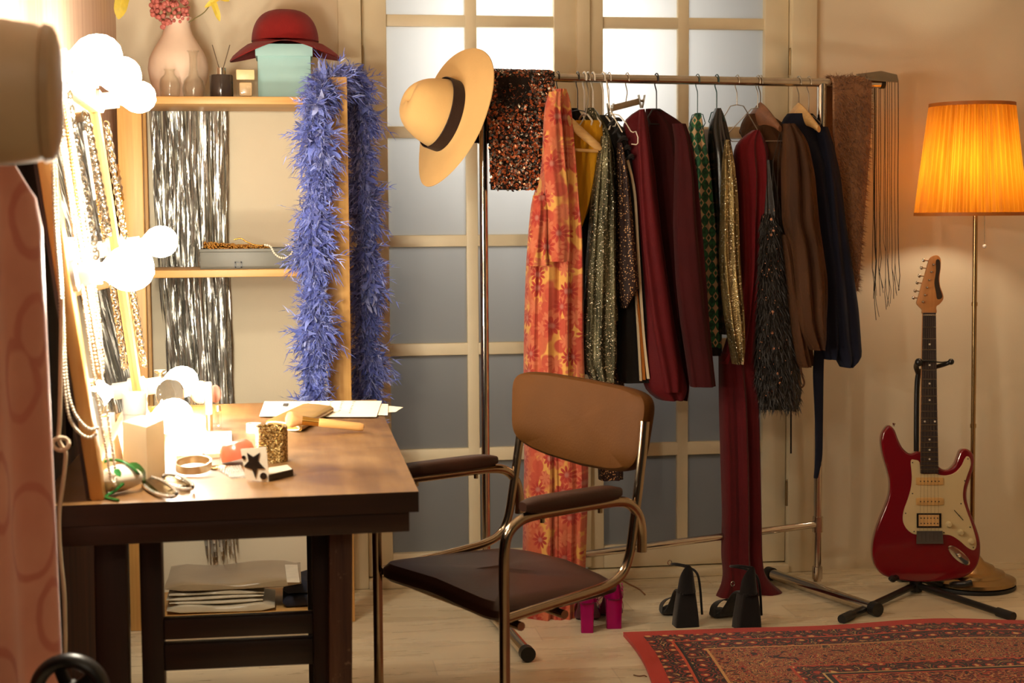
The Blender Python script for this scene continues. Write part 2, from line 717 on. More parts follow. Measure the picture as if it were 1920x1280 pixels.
# ================================================================== PINE SHELF UNIT
m_pine = wood('pine', (196, 140, 74), (226, 176, 104), 2, 0.45, 22)
m_pine_x = wood('pine_boards', (200, 146, 80), (228, 180, 110), 0, 0.45, 22)
m_pine_y = wood('pine_rails', (200, 146, 80), (228, 180, 110), 1, 0.45, 22)
YS0, YS1 = 4.58, 4.90
XSL, XSR = pY(252, 600, YS0)[0], pY(633, 450, YS0)[0]
zsh = [pY(400, 180, YS0)[2], pY(400, 506, YS0)[2], 0.036]
ZPOST = pY(630, 144, YS0)[2]
shelf = thing('shelf_unit', 'open pine shelf unit with tall posts against the cream wall', 'shelf', ((XSL + XSR) / 2, (YS0 + YS1) / 2, 0))
for x in (XSL, XSR):
    for y in (YS0 + 0.0225, YS1 - 0.02):
        MB().box((x, y, ZPOST / 2), (0.068 if y < 4.7 else 0.045, 0.045, ZPOST), None, 0.003).build('post', m_pine, shelf)
    for z in (0.03, 0.55, 1.02, ZPOST - 0.09):
        MB().box((x, (YS0 + YS1) / 2, z), (0.022, YS1 - YS0 - 0.085, 0.045), None, 0.002).build('side_rail', m_pine_y, shelf)
for z in zsh:
    MB().box(((XSL + XSR) / 2, (YS0 + 0.012 + YS1) / 2, z - 0.011), (XSR - XSL - 0.068 if z > 0.1 else XSR - XSL - 0.07, YS1 - YS0 - 0.012, 0.022), None, 0.003).build('shelf_board', m_pine_x, shelf)

# silver tinsel hanging behind the shelves
def foil_mat():
    t = NT('silver_foil')
    co = t.coord()
    nz = t.noise(t.mapping(co, (60, 60, 14)), 1.0, 3.0)
    geo = t.new('ShaderNodeNewGeometry')
    t.set(color=t.ramp(geo.outputs['Random Per Island'], [(0.0, (186, 182, 172)), (1.0, (240, 236, 226))]), metal=0.82,
          rough=t.ramp(nz.outputs[0], [(0.3, (0.20, 0.20, 0.20, 1)), (0.75, (0.42, 0.42, 0.42, 1))]))
    t.bump(nz.outputs[0], 0.6, 0.01)
    return t.m


m_foil = foil_mat()
tin = MB()
r = random.Random(3)
NST = 150
ylist = [196, 480, 740, 1046]
lo_l, hi_l = [281, 296, 318, 352], [423, 425, 434, 443]
for i in range(NST):
    q = (i + 0.5) / NST
    q = q + 0.05 * sin(q * 40) * 0.5
    q = min(max(q + r.uniform(-0.02, 0.02), 0), 1)
    yend = r.uniform(990, 1046) if q > 0.32 else r.choice([r.uniform(480, 560), r.uniform(720, 1000), r.uniform(640, 760)])
    if 0.30 < q < 0.42 and r.random() < 0.6:
        yend = r.uniform(560, 760)
    yy = 4.925 + 0.05 * r.random()
    n = 34
    wd = r.uniform(0.0022, 0.0042)
    tw0, tw1 = r.uniform(0, 6.28), r.uniform(-7, 7)
    ph, am = r.uniform(0, 6.28), r.uniform(0.001, 0.005)
    P = []
    for k in range(n + 1):
        py = 190 + (yend - 190) * k / n
        px = interp(ylist, lo_l, py) * (1 - q) + interp(ylist, hi_l, py) * q
        p = pY(px, py, yy)
        p[0] += am * sin(ph + k * 0.55)
        a = tw0 + tw1 * k / n + 0.6 * sin(k * 0.5 + ph)
        dx = A3(cos(a), 0.8 * sin(a), 0) * wd
        P.append((p - dx, p + dx))
    tin.add([v for ab in P for v in ab], [(2 * k, 2 * k + 1, 2 * k + 3, 2 * k + 2) for k in range(n)], True)
tc = tin.build('tinsel_curtain', m_foil)
tag(tc, 'shiny silver foil fringe curtain hanging behind the pine shelves', 'tinsel curtain')

# ---------------- things on the top shelf
ZT = zsh[0]


def wpx(n, Y):        # width in metres of n pixels at depth Y
    return n / FPX * (Y * 1.01)


m_vase = plain('blush_ceramic', (228, 200, 176), 0.6, var=0.04)
Yv = 4.80
xc = pY(334, 110, Yv)[0]
zz = lambda y, Y=Yv: pY(334, y, Y)[2]
prof = [(0.0, ZT), (wpx(40, Yv), ZT)] + [(wpx(rp, Yv), zz(y)) for y, rp in ((165, 46), (150, 51), (130, 54), (110, 51), (95, 44), (80, 35), (65, 27), (52, 23), (40, 23), (33, 26))]
inner = [(rr - 0.004, h) for rr, h in reversed(prof[4:])]
vb = MB().lathe([(rr, h - ZT) for rr, h in prof + inner + [(0.0, inner[-1][1])]], (xc, Yv, ZT), n=40)
tag(vb.build('flower_vase', m_vase, base=(xc, Yv, ZT)), 'tall blush ceramic vase with narrow neck holding dried flowers', 'vase')

m_stem = plain('dry_stem', (120, 110, 60), 0.7)
m_berry = plain('pink_berry', (196, 110, 100), 0.55, var=0.2, scale=60)
fc = pY(320, 18, Yv - 0.02)
base_f = A3(xc, Yv, ZT + 0.012)
fl1 = thing('berry_flower', 'dusty pink cluster flower standing in the blush vase', 'flower', base_f)
MB().tube(smoothpath([base_f, (xc - 0.01, Yv, zz(60)), fc - A3(0, 0, 0.0), fc + A3(0, 0, 0.03)], 6), 0.0022, 6).build('stem', m_stem, fl1)
bm_ = MB()
r = random.Random(11)
for i in range(150):
    th, ph = r.uniform(0, 6.28), math.acos(r.uniform(-1, 1))
    rr = r.uniform(0.75, 1.0)
    p = fc + A3(0.058 * sin(ph) * cos(th), 0.045 * sin(ph) * sin(th), 0.05 * cos(ph) + 0.004) * rr
    p[2] -= 0.02 * (p[0] - fc[0] < 0.01) * (r.random() < 0.4)
    bm_.ball(p, r.uniform(0.0055, 0.0082), 8, 6)
bm_.build('berries', m_berry, fl1)


def leaf(mb, p0, p1, wd, nrm, curl=0.1, n=8):
    p0, p1 = np.array(p0, float), np.array(p1, float)
    d = p1 - p0
    L = np.linalg.norm(d)
    s = unit(np.cross(d, nrm))
    nn = unit(np.cross(s, d))
    P = []
    for k in range(n + 1):
        t = k / n
        hw = wd * (sin(pi * min(1, t * 0.93 + 0.05)) ** 0.8) * 0.5 * (1 + 0.12 * sin(9 * t))
        c = p0 + d * t + nn * (curl * L * sin(pi * t))
        P += [c - s * hw + nn * hw * 0.35, c, c + s * hw + nn * hw * 0.35]
    fs = []
    for k in range(n):
        for j in (0, 1):
            a = 3 * k + j
            fs.append((a, a + 1, a + 4, a + 3))
    mb.add(P, fs, True)


m_yleaf = plain('yellow_leaf', (222, 196, 70), 0.6, var=0.15, scale=40)
for nm, pts, lv in (('yellow_leaf_stem', [(300, 30), (262, -30), (232, -34)], [((236, -30), (222, 36), 0.045), ((236, -30), (260, -10), 0.03)]),
                    ('yellow_leaf_stem', [(352, 44), (384, 22), (402, -6)], [((396, -4), (412, 40), 0.02), ((398, -8), (430, 2), 0.02), ((384, 14), (420, -8), 0.016)])):
    Yq = Yv - 0.015
    path = [base_f, A3(xc, Yv, zz(70))] + [pY(x, y, Yq) for x, y in pts]
    lab = 'drooping broad yellow leaf on a stem over the mirror bulbs' if pts[0][0] == 300 else 'small yellow leaves on a thin stem leaning toward the red hat'
    ft = thing(nm, lab, 'leaf stem', base_f)
    MB().tube(smoothpath(path, 6), 0.0016, 6).build('stem', m_stem, ft)
    for a, b, wd in lv:
        lb = MB()
        leaf(lb, pY(a[0], a[1], Yq), pY(b[0], b[1], Yq), wd, A3(0.1, -1, 0.2))
        lb.build('leaf', m_yleaf, ft)

m_glass = glass('clear_glass', (255, 255, 253))
m_amber = plain('pale_liquid', (226, 196, 150), 0.3, var=0.03)


def bottle(name, label, cx, Y, rows, mat=m_glass, wall=0.0022):
    """rows: (py, radius px) from the bottom up"""
    x = pY(cx, 150, Y)[0]
    pr = [(wpx(rp, Y), pY(cx, y, Y)[2]) for y, rp in rows]
    pr = [(0.0, ZT), (pr[0][0] * 0.9, ZT)] + [(a, max(b, ZT + 0.002)) for a, b in pr]
    inn = [(max(a - wall, 0.001), b) for a, b in reversed(pr[2:])]
    inn[-1] = (inn[-1][0] * 0.95, ZT + 0.005)
    mb = MB().lathe([(a, b - ZT) for a, b in pr + inn + [(0.0, ZT + 0.005)]], (x, Y, ZT), n=28)
    return tag(mb.build(name, mat, base=(x, Y, ZT)), label, 'bottle')


bottle('glass_bottle', 'squat clear glass bottle with short lipped neck before the vase', 318, 4.67, [(174, 18), (160, 19), (148, 17), (140, 10), (134, 8.5), (131, 10), (129.5, 10)])
bottle('glass_bottle', 'round clear glass carafe with long thin neck beside the vase', 363, 4.67, [(174, 20), (165, 21), (152, 18), (142, 10), (130, 7.5), (108, 7.5), (99, 9), (96, 11), (95, 11)])
# reed diffuser
Y = 4.68
x = pY(415, 150, Y)[0]
rd = thing('reed_diffuser', 'dark glass reed diffuser with two thin sticks', 'diffuser', (x, Y, ZT))
hh = pY(415, 141, Y)[2] - ZT
ra = wpx(21, Y)
MB().lathe([(0, 0), (ra * 0.96, 0), (ra, 0.003), (ra, hh - 0.003), (ra * 0.95, hh), (0, hh)], (x, Y, ZT), n=32).build('bottle', plain('smoked_glass', (58, 48, 42), 0.12, var=0.1), rd)
MB().lathe([(0, 0), (wpx(8.5, Y), 0), (wpx(8.5, Y), 0.021), (0, 0.021)], (x, Y, ZT + hh), n=24).build('collar', metal('silver_collar', (210, 202, 190)), rd)
for ex in (398, 431):
    MB().tube([(x, Y, ZT + hh), pY(ex, 84, Y)], 0.0013, 6).build('reed', plain('reed_stick', (92, 74, 54), 0.8), rd)
# perfume bottle
Y = 4.68
x = pY(462, 160, Y)[0]
pf = thing('perfume_bottle', 'square perfume bottle with pale liquid and cream block cap', 'perfume bottle', (x, Y, ZT))
h1 = pY(462, 151, Y)[2] - ZT
MB().box((x, Y, ZT + h1 / 2), (wpx(37, Y), 0.03, h1), None, 0.003).build('glass_body', m_glass, pf)
MB().box((x - 0.002, Y, ZT + h1 * 0.52), (wpx(24, Y), 0.018, h1 * 0.78), None, 0.006).build('liquid', m_amber, pf)
MB().box((x - 0.002, Y, ZT + h1 + 0.016), (wpx(33, Y), 0.03, 0.03), None, 0.003).build('cap', plain('cream_cap', (232, 204, 150), 0.4), pf)
# mint box with lid, felt hat on it
Y = 4.72
xa, xb = pY(483, 130, Y)[0], pY(583, 130, Y)[0]
ztop = pY(533, 82, Y)[2]
bx = thing('gift_box', 'pale mint cardboard box with lid under the red hat', 'box', ((xa + xb) / 2, Y + 0.08, ZT))
m_mint = plain('mint_card', (164, 202, 198), 0.7, var=0.03)
hl = 0.036
MB().box(((xa + xb) / 2, Y + 0.08, ZT + (ztop - hl - ZT) / 2 + 0.006), (xb - xa, 0.155, ztop - hl - ZT + 0.012), None, 0.002).build('box_body', m_mint, bx)
MB().box(((xa + xb) / 2, Y + 0.08, ztop - hl / 2), (xb - xa + 0.012, 0.168, hl), None, 0.002).build('lid', m_mint, bx)


def hat(root, brim_mat, band_mat, T, crown, brim, band, n=72):
    """crown / brim rings given as functions of the angle; T maps local (x, y, z) to world"""
    mb = MB()
    mb.loft([[T(p) for p in ring] for ring in crown], True, False, True)
    mb.build('crown', brim_mat, root)
    b = MB()
    b.loft([[T(p) for p in ring] for ring in brim])
    b.build('brim', brim_mat, root)
    if band:
        MB().loft([[T(p) for p in ring] for ring in band]).build('band', band_mat, root)


m_felt = cloth('red_felt', (122, 22, 20), 0.95, 0.12, 320, 0.08)
hc = A3((xa + xb) / 2 + 0.004, Y + 0.06, ztop)
rh = thing('felt_hat', 'dark red felt hat with drooping brim resting on the mint box', 'hat', hc)
N = 72
cr = []
H0 = pY(537, 14, Y)[2] - ztop
R0 = wpx(59, Y)
for t in [i / 13 for i in range(14)]:
    a = t * pi / 2
    rr = R0 * (cos(a) ** 0.62 if t < 1 else 0.02) * (1.04 - 0.04 * t)
    z = 0.012 + (H0 - 0.012) * sin(a) ** 0.95
    cr.append([(rr * cos(2 * pi * k / N), rr * 1.12 * sin(2 * pi * k / N), z) for k in range(N)])
br = []
prof_b = [(1.0, 0.014), (1.02, 0.006), (1.18, 0.003), (1.4, -0.008), (1.62, -0.022), (1.72, -0.034), (1.70, -0.037), (1.4, -0.012), (1.05, -0.0)]
for q, z in prof_b:
    ring = []
    for k in range(N):
        th = 2 * pi * k / N
        sw = abs(cos(th)) ** 1.5
        ext = (q - 1.0)
        front = 0.5 * (1 - sin(th))
        rr = R0 * (1 + ext * (0.55 + 0.45 * sw))
        zz_ = z * (0.15 + 1.0 * sw) + 0.004 * (1 - sw) - 0.010 * ext * (cos(th) < 0) * sw + 0.004 * sin(3 * th) * ext
        ring.append((rr * cos(th), rr * 1.12 * sin(th), zz_))
    br.append(ring)
bn = [[(R0 * s * cos(2 * pi * k / N), R0 * s * 1.12 * sin(2 * pi * k / N), z) for k in range(N)] for s, z in ((1.012, 0.012), (1.022, 0.014), (1.02, 0.026), (1.004, 0.028))]
hat(rh, m_felt, cloth('felt_band', (84, 16, 14), 0.9), lambda p: hc + A3(*p), cr, br, bn)

# ---------------- middle shelf: jewellery box
ZM = zsh[1]
Y0, Y1 = 4.63, 4.84
xa, xb = pY(376, 480, Y0)[0], pY(572, 480, Y0)[0]
zt = pY(450, 466, Y0)[2]
jb = thing('storage_box', 'long grey plastic box of jewellery on the middle shelf', 'box', ((xa + xb) / 2, (Y0 + Y1) / 2, ZM))
m_gbox = plain('grey_plastic', (104, 102, 92), 0.45, var=0.05)
mb = MB()
cx, cyy = (xa + xb) / 2, (Y0 + Y1) / 2
hb = zt - ZM
for s in (0, 1):
    mb.box((cx, Y0 if s == 0 else Y1, ZM + hb / 2), (xb - xa, 0.004, hb), None, 0.0015)
    mb.box((xa if s == 0 else xb, cyy, ZM + hb / 2), (0.004, Y1 - Y0, hb), None, 0.0015)
mb.box((cx, cyy, ZM + 0.003), (xb - xa, Y1 - Y0, 0.005))
mb.box((cx, Y0 - 0.002, zt - 0.005), (xb - xa + 0.008, 0.007, 0.010), None, 0.002)
mb.build('box_body', m_gbox, jb)
for px in (447, 536):
    xq = pY(px, 496, Y0)[0]
    q = MB()
    zq = ZM + 0.012
    for dx, dz, sx, sz in ((0, 0.008, 0.020, 0.004), (0, -0.006, 0.020, 0.004), (-0.009, 0.001, 0.004, 0.018), (0.009, 0.001, 0.004, 0.018)):
        q.box((xq + dx, Y0 - 0.003, zq + dz), (sx, 0.004, sz))
    q.build('clasp', plain('dark_plastic', (40, 36, 30), 0.4), jb)
r = random.Random(5)
bd = MB()
for i in range(700):
    u, v = r.random(), r.random()
    bd.ball((xa + 0.008 + u * (xb - xa) * 0.62, Y0 + 0.008 + v * 0.19, zt - 0.008 + 0.012 * r.random() + 0.014 * sin(pi * v) * (1 - u)), r.uniform(0.0025, 0.0045), 6, 4)
m_gold = metal('gold', (212, 160, 78), 0.22)
tag(bd.build('gold_beads', m_gold), 'loose heap of small gold beads filling the grey box', 'beads', kind='stuff')
bp = [pY(x, y, 4.625) for x, y in ((497, 459), (507, 462), (514, 474), (524, 482), (536, 483), (546, 476), (548, 466), (541, 459), (534, 460))]
pb = MB()
m_pearl = plain('pearl', (240, 228, 206), 0.18, var=0.05, coat=0.6)
for p in along(smoothpath(bp, 10), 0.0064):
    pb.ball(p, 0.0034, 10, 8)
tag(pb.build('pearl_bracelet', m_pearl), 'string of pearls drooping over the rim of the grey box', 'bracelet')
for k, (lab, pts) in enumerate((('fine gold chain trailing across the grey jewellery box', [(440, 449), (452, 447), (462, 453), (478, 459), (500, 460)]),
                                ('short dark green chain at the far end of the grey jewellery box', [(548, 449), (556, 455), (565, 459), (572, 455)]))):
    c = MB()
    for p in along(smoothpath([pY(x, y, 4.72) for x, y in pts], 8), 0.005):
        c.ball(p, 0.0028, 6, 5)
    tag(c.build('chain', m_gold if k == 0 else plain('green_beads', (40, 66, 44), 0.3)), lab, 'chain')

# ---------------- folded fabrics on the low shelf
ZL = zsh[2]
m_sat = [plain('taupe_satin', (158, 138, 108), 0.32, var=0.14, scale=7, sheen=0.3, bump=0.25, bscale=14),
         plain('pale_satin', (196, 184, 160), 0.35, var=0.12, scale=9, sheen=0.3, bump=0.2, bscale=20),
         plain('navy_cotton', (30, 32, 48), 0.9, var=0.1)]


def folded(name, label, x0, x1, y0, y1, z0, z1, mat, folds, seed, cat='folded cloth'):
    rr = random.Random(seed)
    mb = MB()
    h = (z1 - z0) / folds
    for k in range(folds):
        a, b = z0 + h * k, z0 + h * (k + 1)
        i0 = rr.uniform(0, 0.012)
        i1 = rr.uniform(0, 0.02)
        rings = []
        for s in range(25):
            u = s / 24
            x = x0 + i0 + (x1 - i1 - x0 - i0) * u
            e = min(1.0, 6 * min(u, 1 - u) + 0.25)
            zc = (a + b) / 2 + 0.0015 * sin(5 * u + k * 2 + seed)
            ring = []
            for m in range(20):
                th = 2 * pi * m / 20
                cy_, cz_ = cos(th), sin(th)
                yy = (y0 + y1) / 2 + (y1 - y0) / 2 * (abs(cy_) ** 0.25) * (1 if cy_ > 0 else -1)
                zz2 = zc + h * 0.49 * e * (abs(cz_) ** 0.55) * (1 if cz_ > 0 else -1) + (0.004 * sin(9 * u + 3 * yy * 10 + k) if cz_ > 0.3 and k == folds - 1 else 0)
                ring.append((x, yy - 0.008 * rr.random() * 0, zz2))
            rings.append(ring)
        mb.loft(rings, True, True, True)
    return tag(mb.build(name, mat), label, cat, 'folded fabrics on the low shelf')


fx = lambda p, y=1120, Y=4.62: pY(p, y, Y)[0]
fz = lambda y, Y=4.60: pY(440, y, Y)[2]
folded('folded_cloth', 'pale satin cloth folded flat at the bottom of the low pile', fx(312), fx(526), 4.60, 4.80, ZL, fz(1132), m_sat[1], 1, 1)
folded('folded_cloth', 'thin pale cloth in three folds in the middle of the low pile', fx(310), fx(505), 4.605, 4.82, fz(1132), fz(1108), m_sat[1], 3, 2)
top = folded('folded_cloth', 'wide taupe satin cloth on top of the low pile', fx(308), fx(572), 4.60, 4.88, fz(1107.5), fz(1090), m_sat[0], 1, 3)
folded('folded_cloth', 'dark navy cloth tucked behind the low pale pile', fx(528), fx(592), 4.63, 4.80, ZL, fz(1100), m_sat[2], 2, 4)
lb = MB().grid(lambda u, v: pZ(534 + 24 * u + 4 * v, 1058 + 33 * v, fz(1090) + 0.004), 3, 6, True, 0, 0.001, (0, 0, 1))
lb.build('label_strip', plain('white_strip', (226, 218, 200), 0.5), top)
# ================================================================== VANITY TABLE
TZ = 0.75
tA, tB = pZ(60, 950, TZ), pZ(785, 921, TZ)
td = unit(pZ(718, 775, TZ) - tB)
TL = 1.30
tC, tD = tB + td * TL, tA + td * TL
ex = unit(tB - tA)


def worn_top():
    t = NT('worn_table_top')
    co = t.coord()
    nz = t.noise(t.mapping(co, (30, 2.2, 30)), 1.0, 5.0, 0.65)
    bl = t.noise(co, 4.5, 5.0, 0.6)
    sc_ = t.noise(t.mapping(co, (9, 40, 9), (0, 0, 0.6)), 1.0, 3.0, 0.7)
    f = t.math('ADD', t.math('MULTIPLY', nz.outputs[0], 0.45), t.math('MULTIPLY', bl.outputs[0], 0.55))
    col = t.ramp(f, [(0.30, (80, 50, 25)), (0.50, (120, 84, 45)), (0.72, (154, 116, 70))])
    col = t.mix(t.ramp(sc_.outputs[0], [(0.62, (0, 0, 0, 1)), (0.72, (0.5, 0.5, 0.5, 1))]), col, lin((76, 46, 24)))
    t.set(color=col, rough=t.ramp(bl.outputs[0], [(0.3, (0.3, 0.3, 0.3, 1)), (0.7, (0.5, 0.5, 0.5, 1))]))
    t.bump(f, 0.12, 0.003)
    return t.m


m_dark = wood('dark_stained_wood', (32, 15, 8), (56, 28, 16), 2, 0.42, 24, 0.2)
m_darkx = wood('dark_stained_edge', (34, 17, 9), (58, 31, 18), 0, 0.42, 24, 0.2)
m_rough = wood('rough_brown_wood', (66, 36, 24), (118, 80, 58), 2, 0.5, 40, 0.5, wear=(150, 116, 90))
table = thing('vanity_table', 'dark brown trestle table with worn light top beside the bulb mirror', 'table', (tA + tB + tC + tD) / 4 * A3(1, 1, 0))
mb = MB().prism([tA, tB, tC, tD], A3(0, 0, -0.034), 0.0025, 2)
for i, fc_ in enumerate(mb.f):
    p = [np.array(mb.v[k]) for k in fc_]
    n_ = np.cross(p[1] - p[0], p[2] - p[0])
    mb.mi[i] = 0 if abs(unit(n_)[2]) > 0.9 and p[0][2] > TZ - 0.01 else 1
mb.build('tabletop', [worn_top(), m_darkx], table)
off = ex * 0.012
za = TZ - 0.034
for a, b in ((tA + ex * 0.006 + td * 0.02, tB - ex * 0.016 + td * 0.02), (tD + ex * 0.006 - td * 0.02, tC - ex * 0.016 - td * 0.02)):
    q = MB().beam(A3(a[0], a[1], za - 0.0165), A3(b[0], b[1], za - 0.0165), 0.033, 0.03, (0, 0, 1))
    q.build('apron', m_darkx, table)
for a, b in ((tB - ex * 0.03 + td * 0.045, tC - ex * 0.03 - td * 0.045), (tA + ex * 0.02 + td * 0.045, tD + ex * 0.02 - td * 0.045)):
    MB().beam(A3(a[0], a[1], za - 0.0165), A3(b[0], b[1], za - 0.0165), 0.033, 0.022, (0, 0, 1)).build('apron', m_darkx, table)
zl = za - 0.033
YT = tB[1] + 0.10
for k, yy in enumerate((YT, YT + 1.02)):
    X = lambda px, y=1120: pY(px, y, YT)[0]
    for nm, x0, x1, y, m, lean in (() if k else (('leg', 186, 246, yy - 0.03, m_dark, 0.006), ('trestle_post', 262, 304, yy + 0.03, m_dark, 0))) + (('leg', 618, 661, yy - 0.03, m_rough, 0.012), ('trestle_post', 586, 624, yy + 0.03, m_dark, 0)):
        xm, wd = (X(x0) + X(x1)) / 2, X(x1) - X(x0)
        MB().beam((xm - lean, y, 0.0), (xm, y, zl), wd, 0.045, (1, 0, 0), 0.003).build(nm, m, table)
    for (ya, yb) in () if k else ((1161, 1199), (1208, 1257)):
        z0, z1 = pY(440, yb, YT)[2], pY(440, ya, YT)[2]
        MB().box(((X(304) + X(586)) / 2, yy + 0.03, (z0 + z1) / 2), (X(586) - X(304), 0.028, z1 - z0), None, 0.002).build('cross_rail', m_darkx, table)

# ================================================================== LIT MIRROR
mN, mF = pZ(196, 938, TZ), pZ(274, 772, TZ)
mey = unit(mF - mN)
MLn = float(np.linalg.norm(mF - mN))
tl = radians(7)
nx = A3(mey[1], -mey[0], 0)
mup = A3(0, 0, 1) * cos(tl) - nx * sin(tl)
mout = nx * cos(tl) + A3(0, 0, 1) * sin(tl)
MH = 0.745
m0 = mN + A3(0, 0, 0.0005)


def MM(u, v, ww=0.0):
    return m0 + mey * u + mup * v + mout * ww


mirror = thing('vanity_mirror', 'pine framed makeup mirror with glowing bulbs leaning on the table', 'mirror', (mN + mF) / 2)
FWD = 0.055
TH = 0.022
RM = (mey, mup, mout)
for nm, u, v, su, sv in (('stile', FWD / 2, MH / 2, FWD, MH), ('stile', MLn - FWD / 2, MH / 2, FWD, MH), ('rail', MLn / 2, FWD / 2, MLn - 2 * FWD, FWD), ('rail', MLn / 2, MH - FWD / 2, MLn - 2 * FWD, FWD)):
    MB().box(MM(u, v, -TH / 2 + 0.0), (su, sv, TH), RM, 0.003).build(nm, m_pine, mirror)
mg = NT('mirror_silver')
mg.set(color=mg.ramp(mg.noise(mg.coord(), 4.0).outputs[0], [(0.2, (0.86, 0.86, 0.84, 1)), (0.8, (0.90, 0.90, 0.88, 1))]), metal=1.0, rough=0.012)
MB().box(MM(MLn / 2, MH / 2, -0.012), (MLn - 2 * FWD + 0.006, MH - 2 * FWD + 0.006, 0.005), RM).build('glass', mg.m, mirror)
MB().box(MM(MLn / 2, MH / 2, -TH - 0.003), (MLn - 0.01, MH - 0.01, 0.006), RM).build('back_board', m_dark, mirror)
# prop strut behind
MB().beam(MM(MLn * 0.5, MH * 0.8, -TH - 0.012), A3(m0[0] - 0.13, MM(MLn * 0.5, 0)[1], TZ + 0.008), 0.03, 0.012, mey, 0.002).build('strut', m_dark, mirror)

bm_t = NT('bulb_glow')
nzb = bm_t.noise(bm_t.coord(), 3.0)
bm_t.set(color=(1, 0.95, 0.85, 1), rough=0.4, emit=BULB_STRENGTH, emit_c=bm_t.ramp(nzb.outputs[0], [(0.2, (1.0, 0.89, 0.71, 1)), (0.8, (1.0, 0.91, 0.73, 1))]))
m_bulb = bm_t.m
m_sock = plain('white_ceramic', (236, 228, 214), 0.35, var=0.03)
BU = 0.028
for u, v in ((BU, 0.695), (MLn / 2, 0.715), (MLn - BU, 0.715), (BU, 0.36), (MLn - BU, 0.385), (0.60, 0.045), (MLn - BU, 0.06)):
    c = MM(u, v, 0)
    sb = MB().lathe([(0, 0), (0.026, 0), (0.026, 0.008), (0.019, 0.012), (0.019, 0.045), (0.0, 0.045)], c, mout, 20)
    so = sb.build('socket', m_sock, mirror)
    bb = MB().lathe([(0.0, 0.044), (0.013, 0.045), (0.014, 0.052), (0.022, 0.060), (0.031, 0.071), (0.0355, 0.084), (0.036, 0.095), (0.033, 0.108), (0.025, 0.120), (0.013, 0.1275), (0.0, 0.129)], c, mout, 20)
    bb.build('bulb', m_bulb, so)

# ================================================================== NECKLACES ON THE MIRROR
m_silver = metal('silver', (222, 214, 200), 0.2)
m_cham = metal('champagne', (240, 222, 188), 0.3)


def beads(path, step, rad, jit=0.0, seed=0, nu=8):
    rr = random.Random(seed)
    mb = MB()
    for p in along(path, step):
        mb.ball(p + A3(rr.uniform(-jit, jit), rr.uniform(-jit, jit), rr.uniform(-jit, jit)), rad, nu, max(4, nu - 2))
    return mb


def links(path, step, rad, wire, side, n=10):
    """chain of interlocked rings: alternate rings face the wall and edge on"""
    mb = MB()
    pts = along(path, step)
    for i, p in enumerate(pts):
        t = unit(pts[min(i + 1, len(pts) - 1)] - pts[max(i - 1, 0)])
        s = unit(np.array(side) - t * np.dot(side, t))
        b = np.cross(t, s)
        x = s if i % 2 == 0 else unit(s + b)
        mb.tube([p + t * (cos(2 * pi * k / n) * step * 0.78) + x * (sin(2 * pi * k / n) * rad) for k in range(n)], wire, 5, True)
    return mb


NG = 'necklaces hung on the lit mirror'
strands = [
    ('pearl_strand', 'fine cream bead strand hugging the near edge of the mirror', 0.012, 0.66, 0.03, 'b', m_pearl, 0.0044, 0.0025),
    ('bead_necklace', 'thick champagne bead necklace behind the fine cream strand', 0.05, 0.67, 0.20, 'b', m_cham, 0.0062, 0.0036),
    ('bead_necklace', 'sparkling gold bead necklace in the thick of the hanging bunch', 0.09, 0.67, 0.22, 'b', m_gold, 0.0056, 0.0033),
    ('bead_necklace', 'pale pearl necklace between the gold beads and the link chain', 0.125, 0.67, 0.24, 'b', m_pearl, 0.0066, 0.0037),
    ('bead_necklace', 'fine gold bead necklace next to the double link chain', 0.165, 0.67, 0.26, 'b', m_cham, 0.0050, 0.0029),
    ('link_chain', 'broad silver double link chain at the bunch edge over the glass', 0.23, 0.67, 0.36, 'l', m_silver, 0.0125, 0.0062),
]
for i, (nm, lab, u, v1, v0, kd, m, st, rd_) in enumerate(strands):
    ph = i * 1.3
    wv = 0.010 if kd == 'b' else 0.0
    for _ in (0,):
        path = []
        for k in range(28):
            t = k / 27
            path.append(MM(u + 0.006 * sin(3 * t + ph), v1 - (v1 - v0) * t, 0.014 + 0.002 * sin(6 * t + ph)))
        path2 = [MM(u + 0.018 + 0.006 * sin(3.4 * t + ph + 1), v0 + (v1 - v0) * t, 0.020 + 0.002 * sin(5 * t + ph)) for t in [k / 27 for k in range(28)]]
        bend = [MM(u + 0.009 + 0.009 * -cos(a), v0 - 0.012 * sin(a), 0.017) for a in (0.5, 1.2, 1.57, 2.0, 2.6)]
        topb = [MM(u + 0.009, v1 + 0.006, 0.016)]
        full = smoothpath(path + bend + path2 + topb, 2)
        mb = beads(full, st, rd_, 0.0004, i) if kd == 'b' else links(full, st, rd_, 0.0017, mout)
    tag(mb.build(nm, m, base=MM(u, v0, 0.01)), lab, 'necklace', NG)
# chains on the far stile
for lab, (ua, va), (ub, vb), m, st, rd_ in (
        ('slanting silver curb chain crossing the middle of the glass', (0.60, 0.65), (0.70, 0.43), m_silver, 0.0125, 0.0060),
        ('long silver chain looped down the far stile of the mirror', (MLn - 0.040, 0.66), (MLn - 0.028, 0.12), m_silver, 0.0125, 0.0065)):
    n = 24
    p1 = [MM(ua + (ub - ua) * k / n, va + (vb - va) * k / n, 0.012) for k in range(n + 1)]
    dx = 0.032
    p2 = [MM(ub + dx + (ua - ub) * k / n, vb + (va - vb) * k / n, 0.012) for k in range(n + 1)]
    full = smoothpath(p1 + [MM(ub + dx / 2, vb - 0.012, 0.012)] + p2, 2)
    tag(links(full, st, rd_, 0.0018, mout).build('link_chain', m, base=MM(ub, vb, 0.01)), lab, 'necklace', NG)
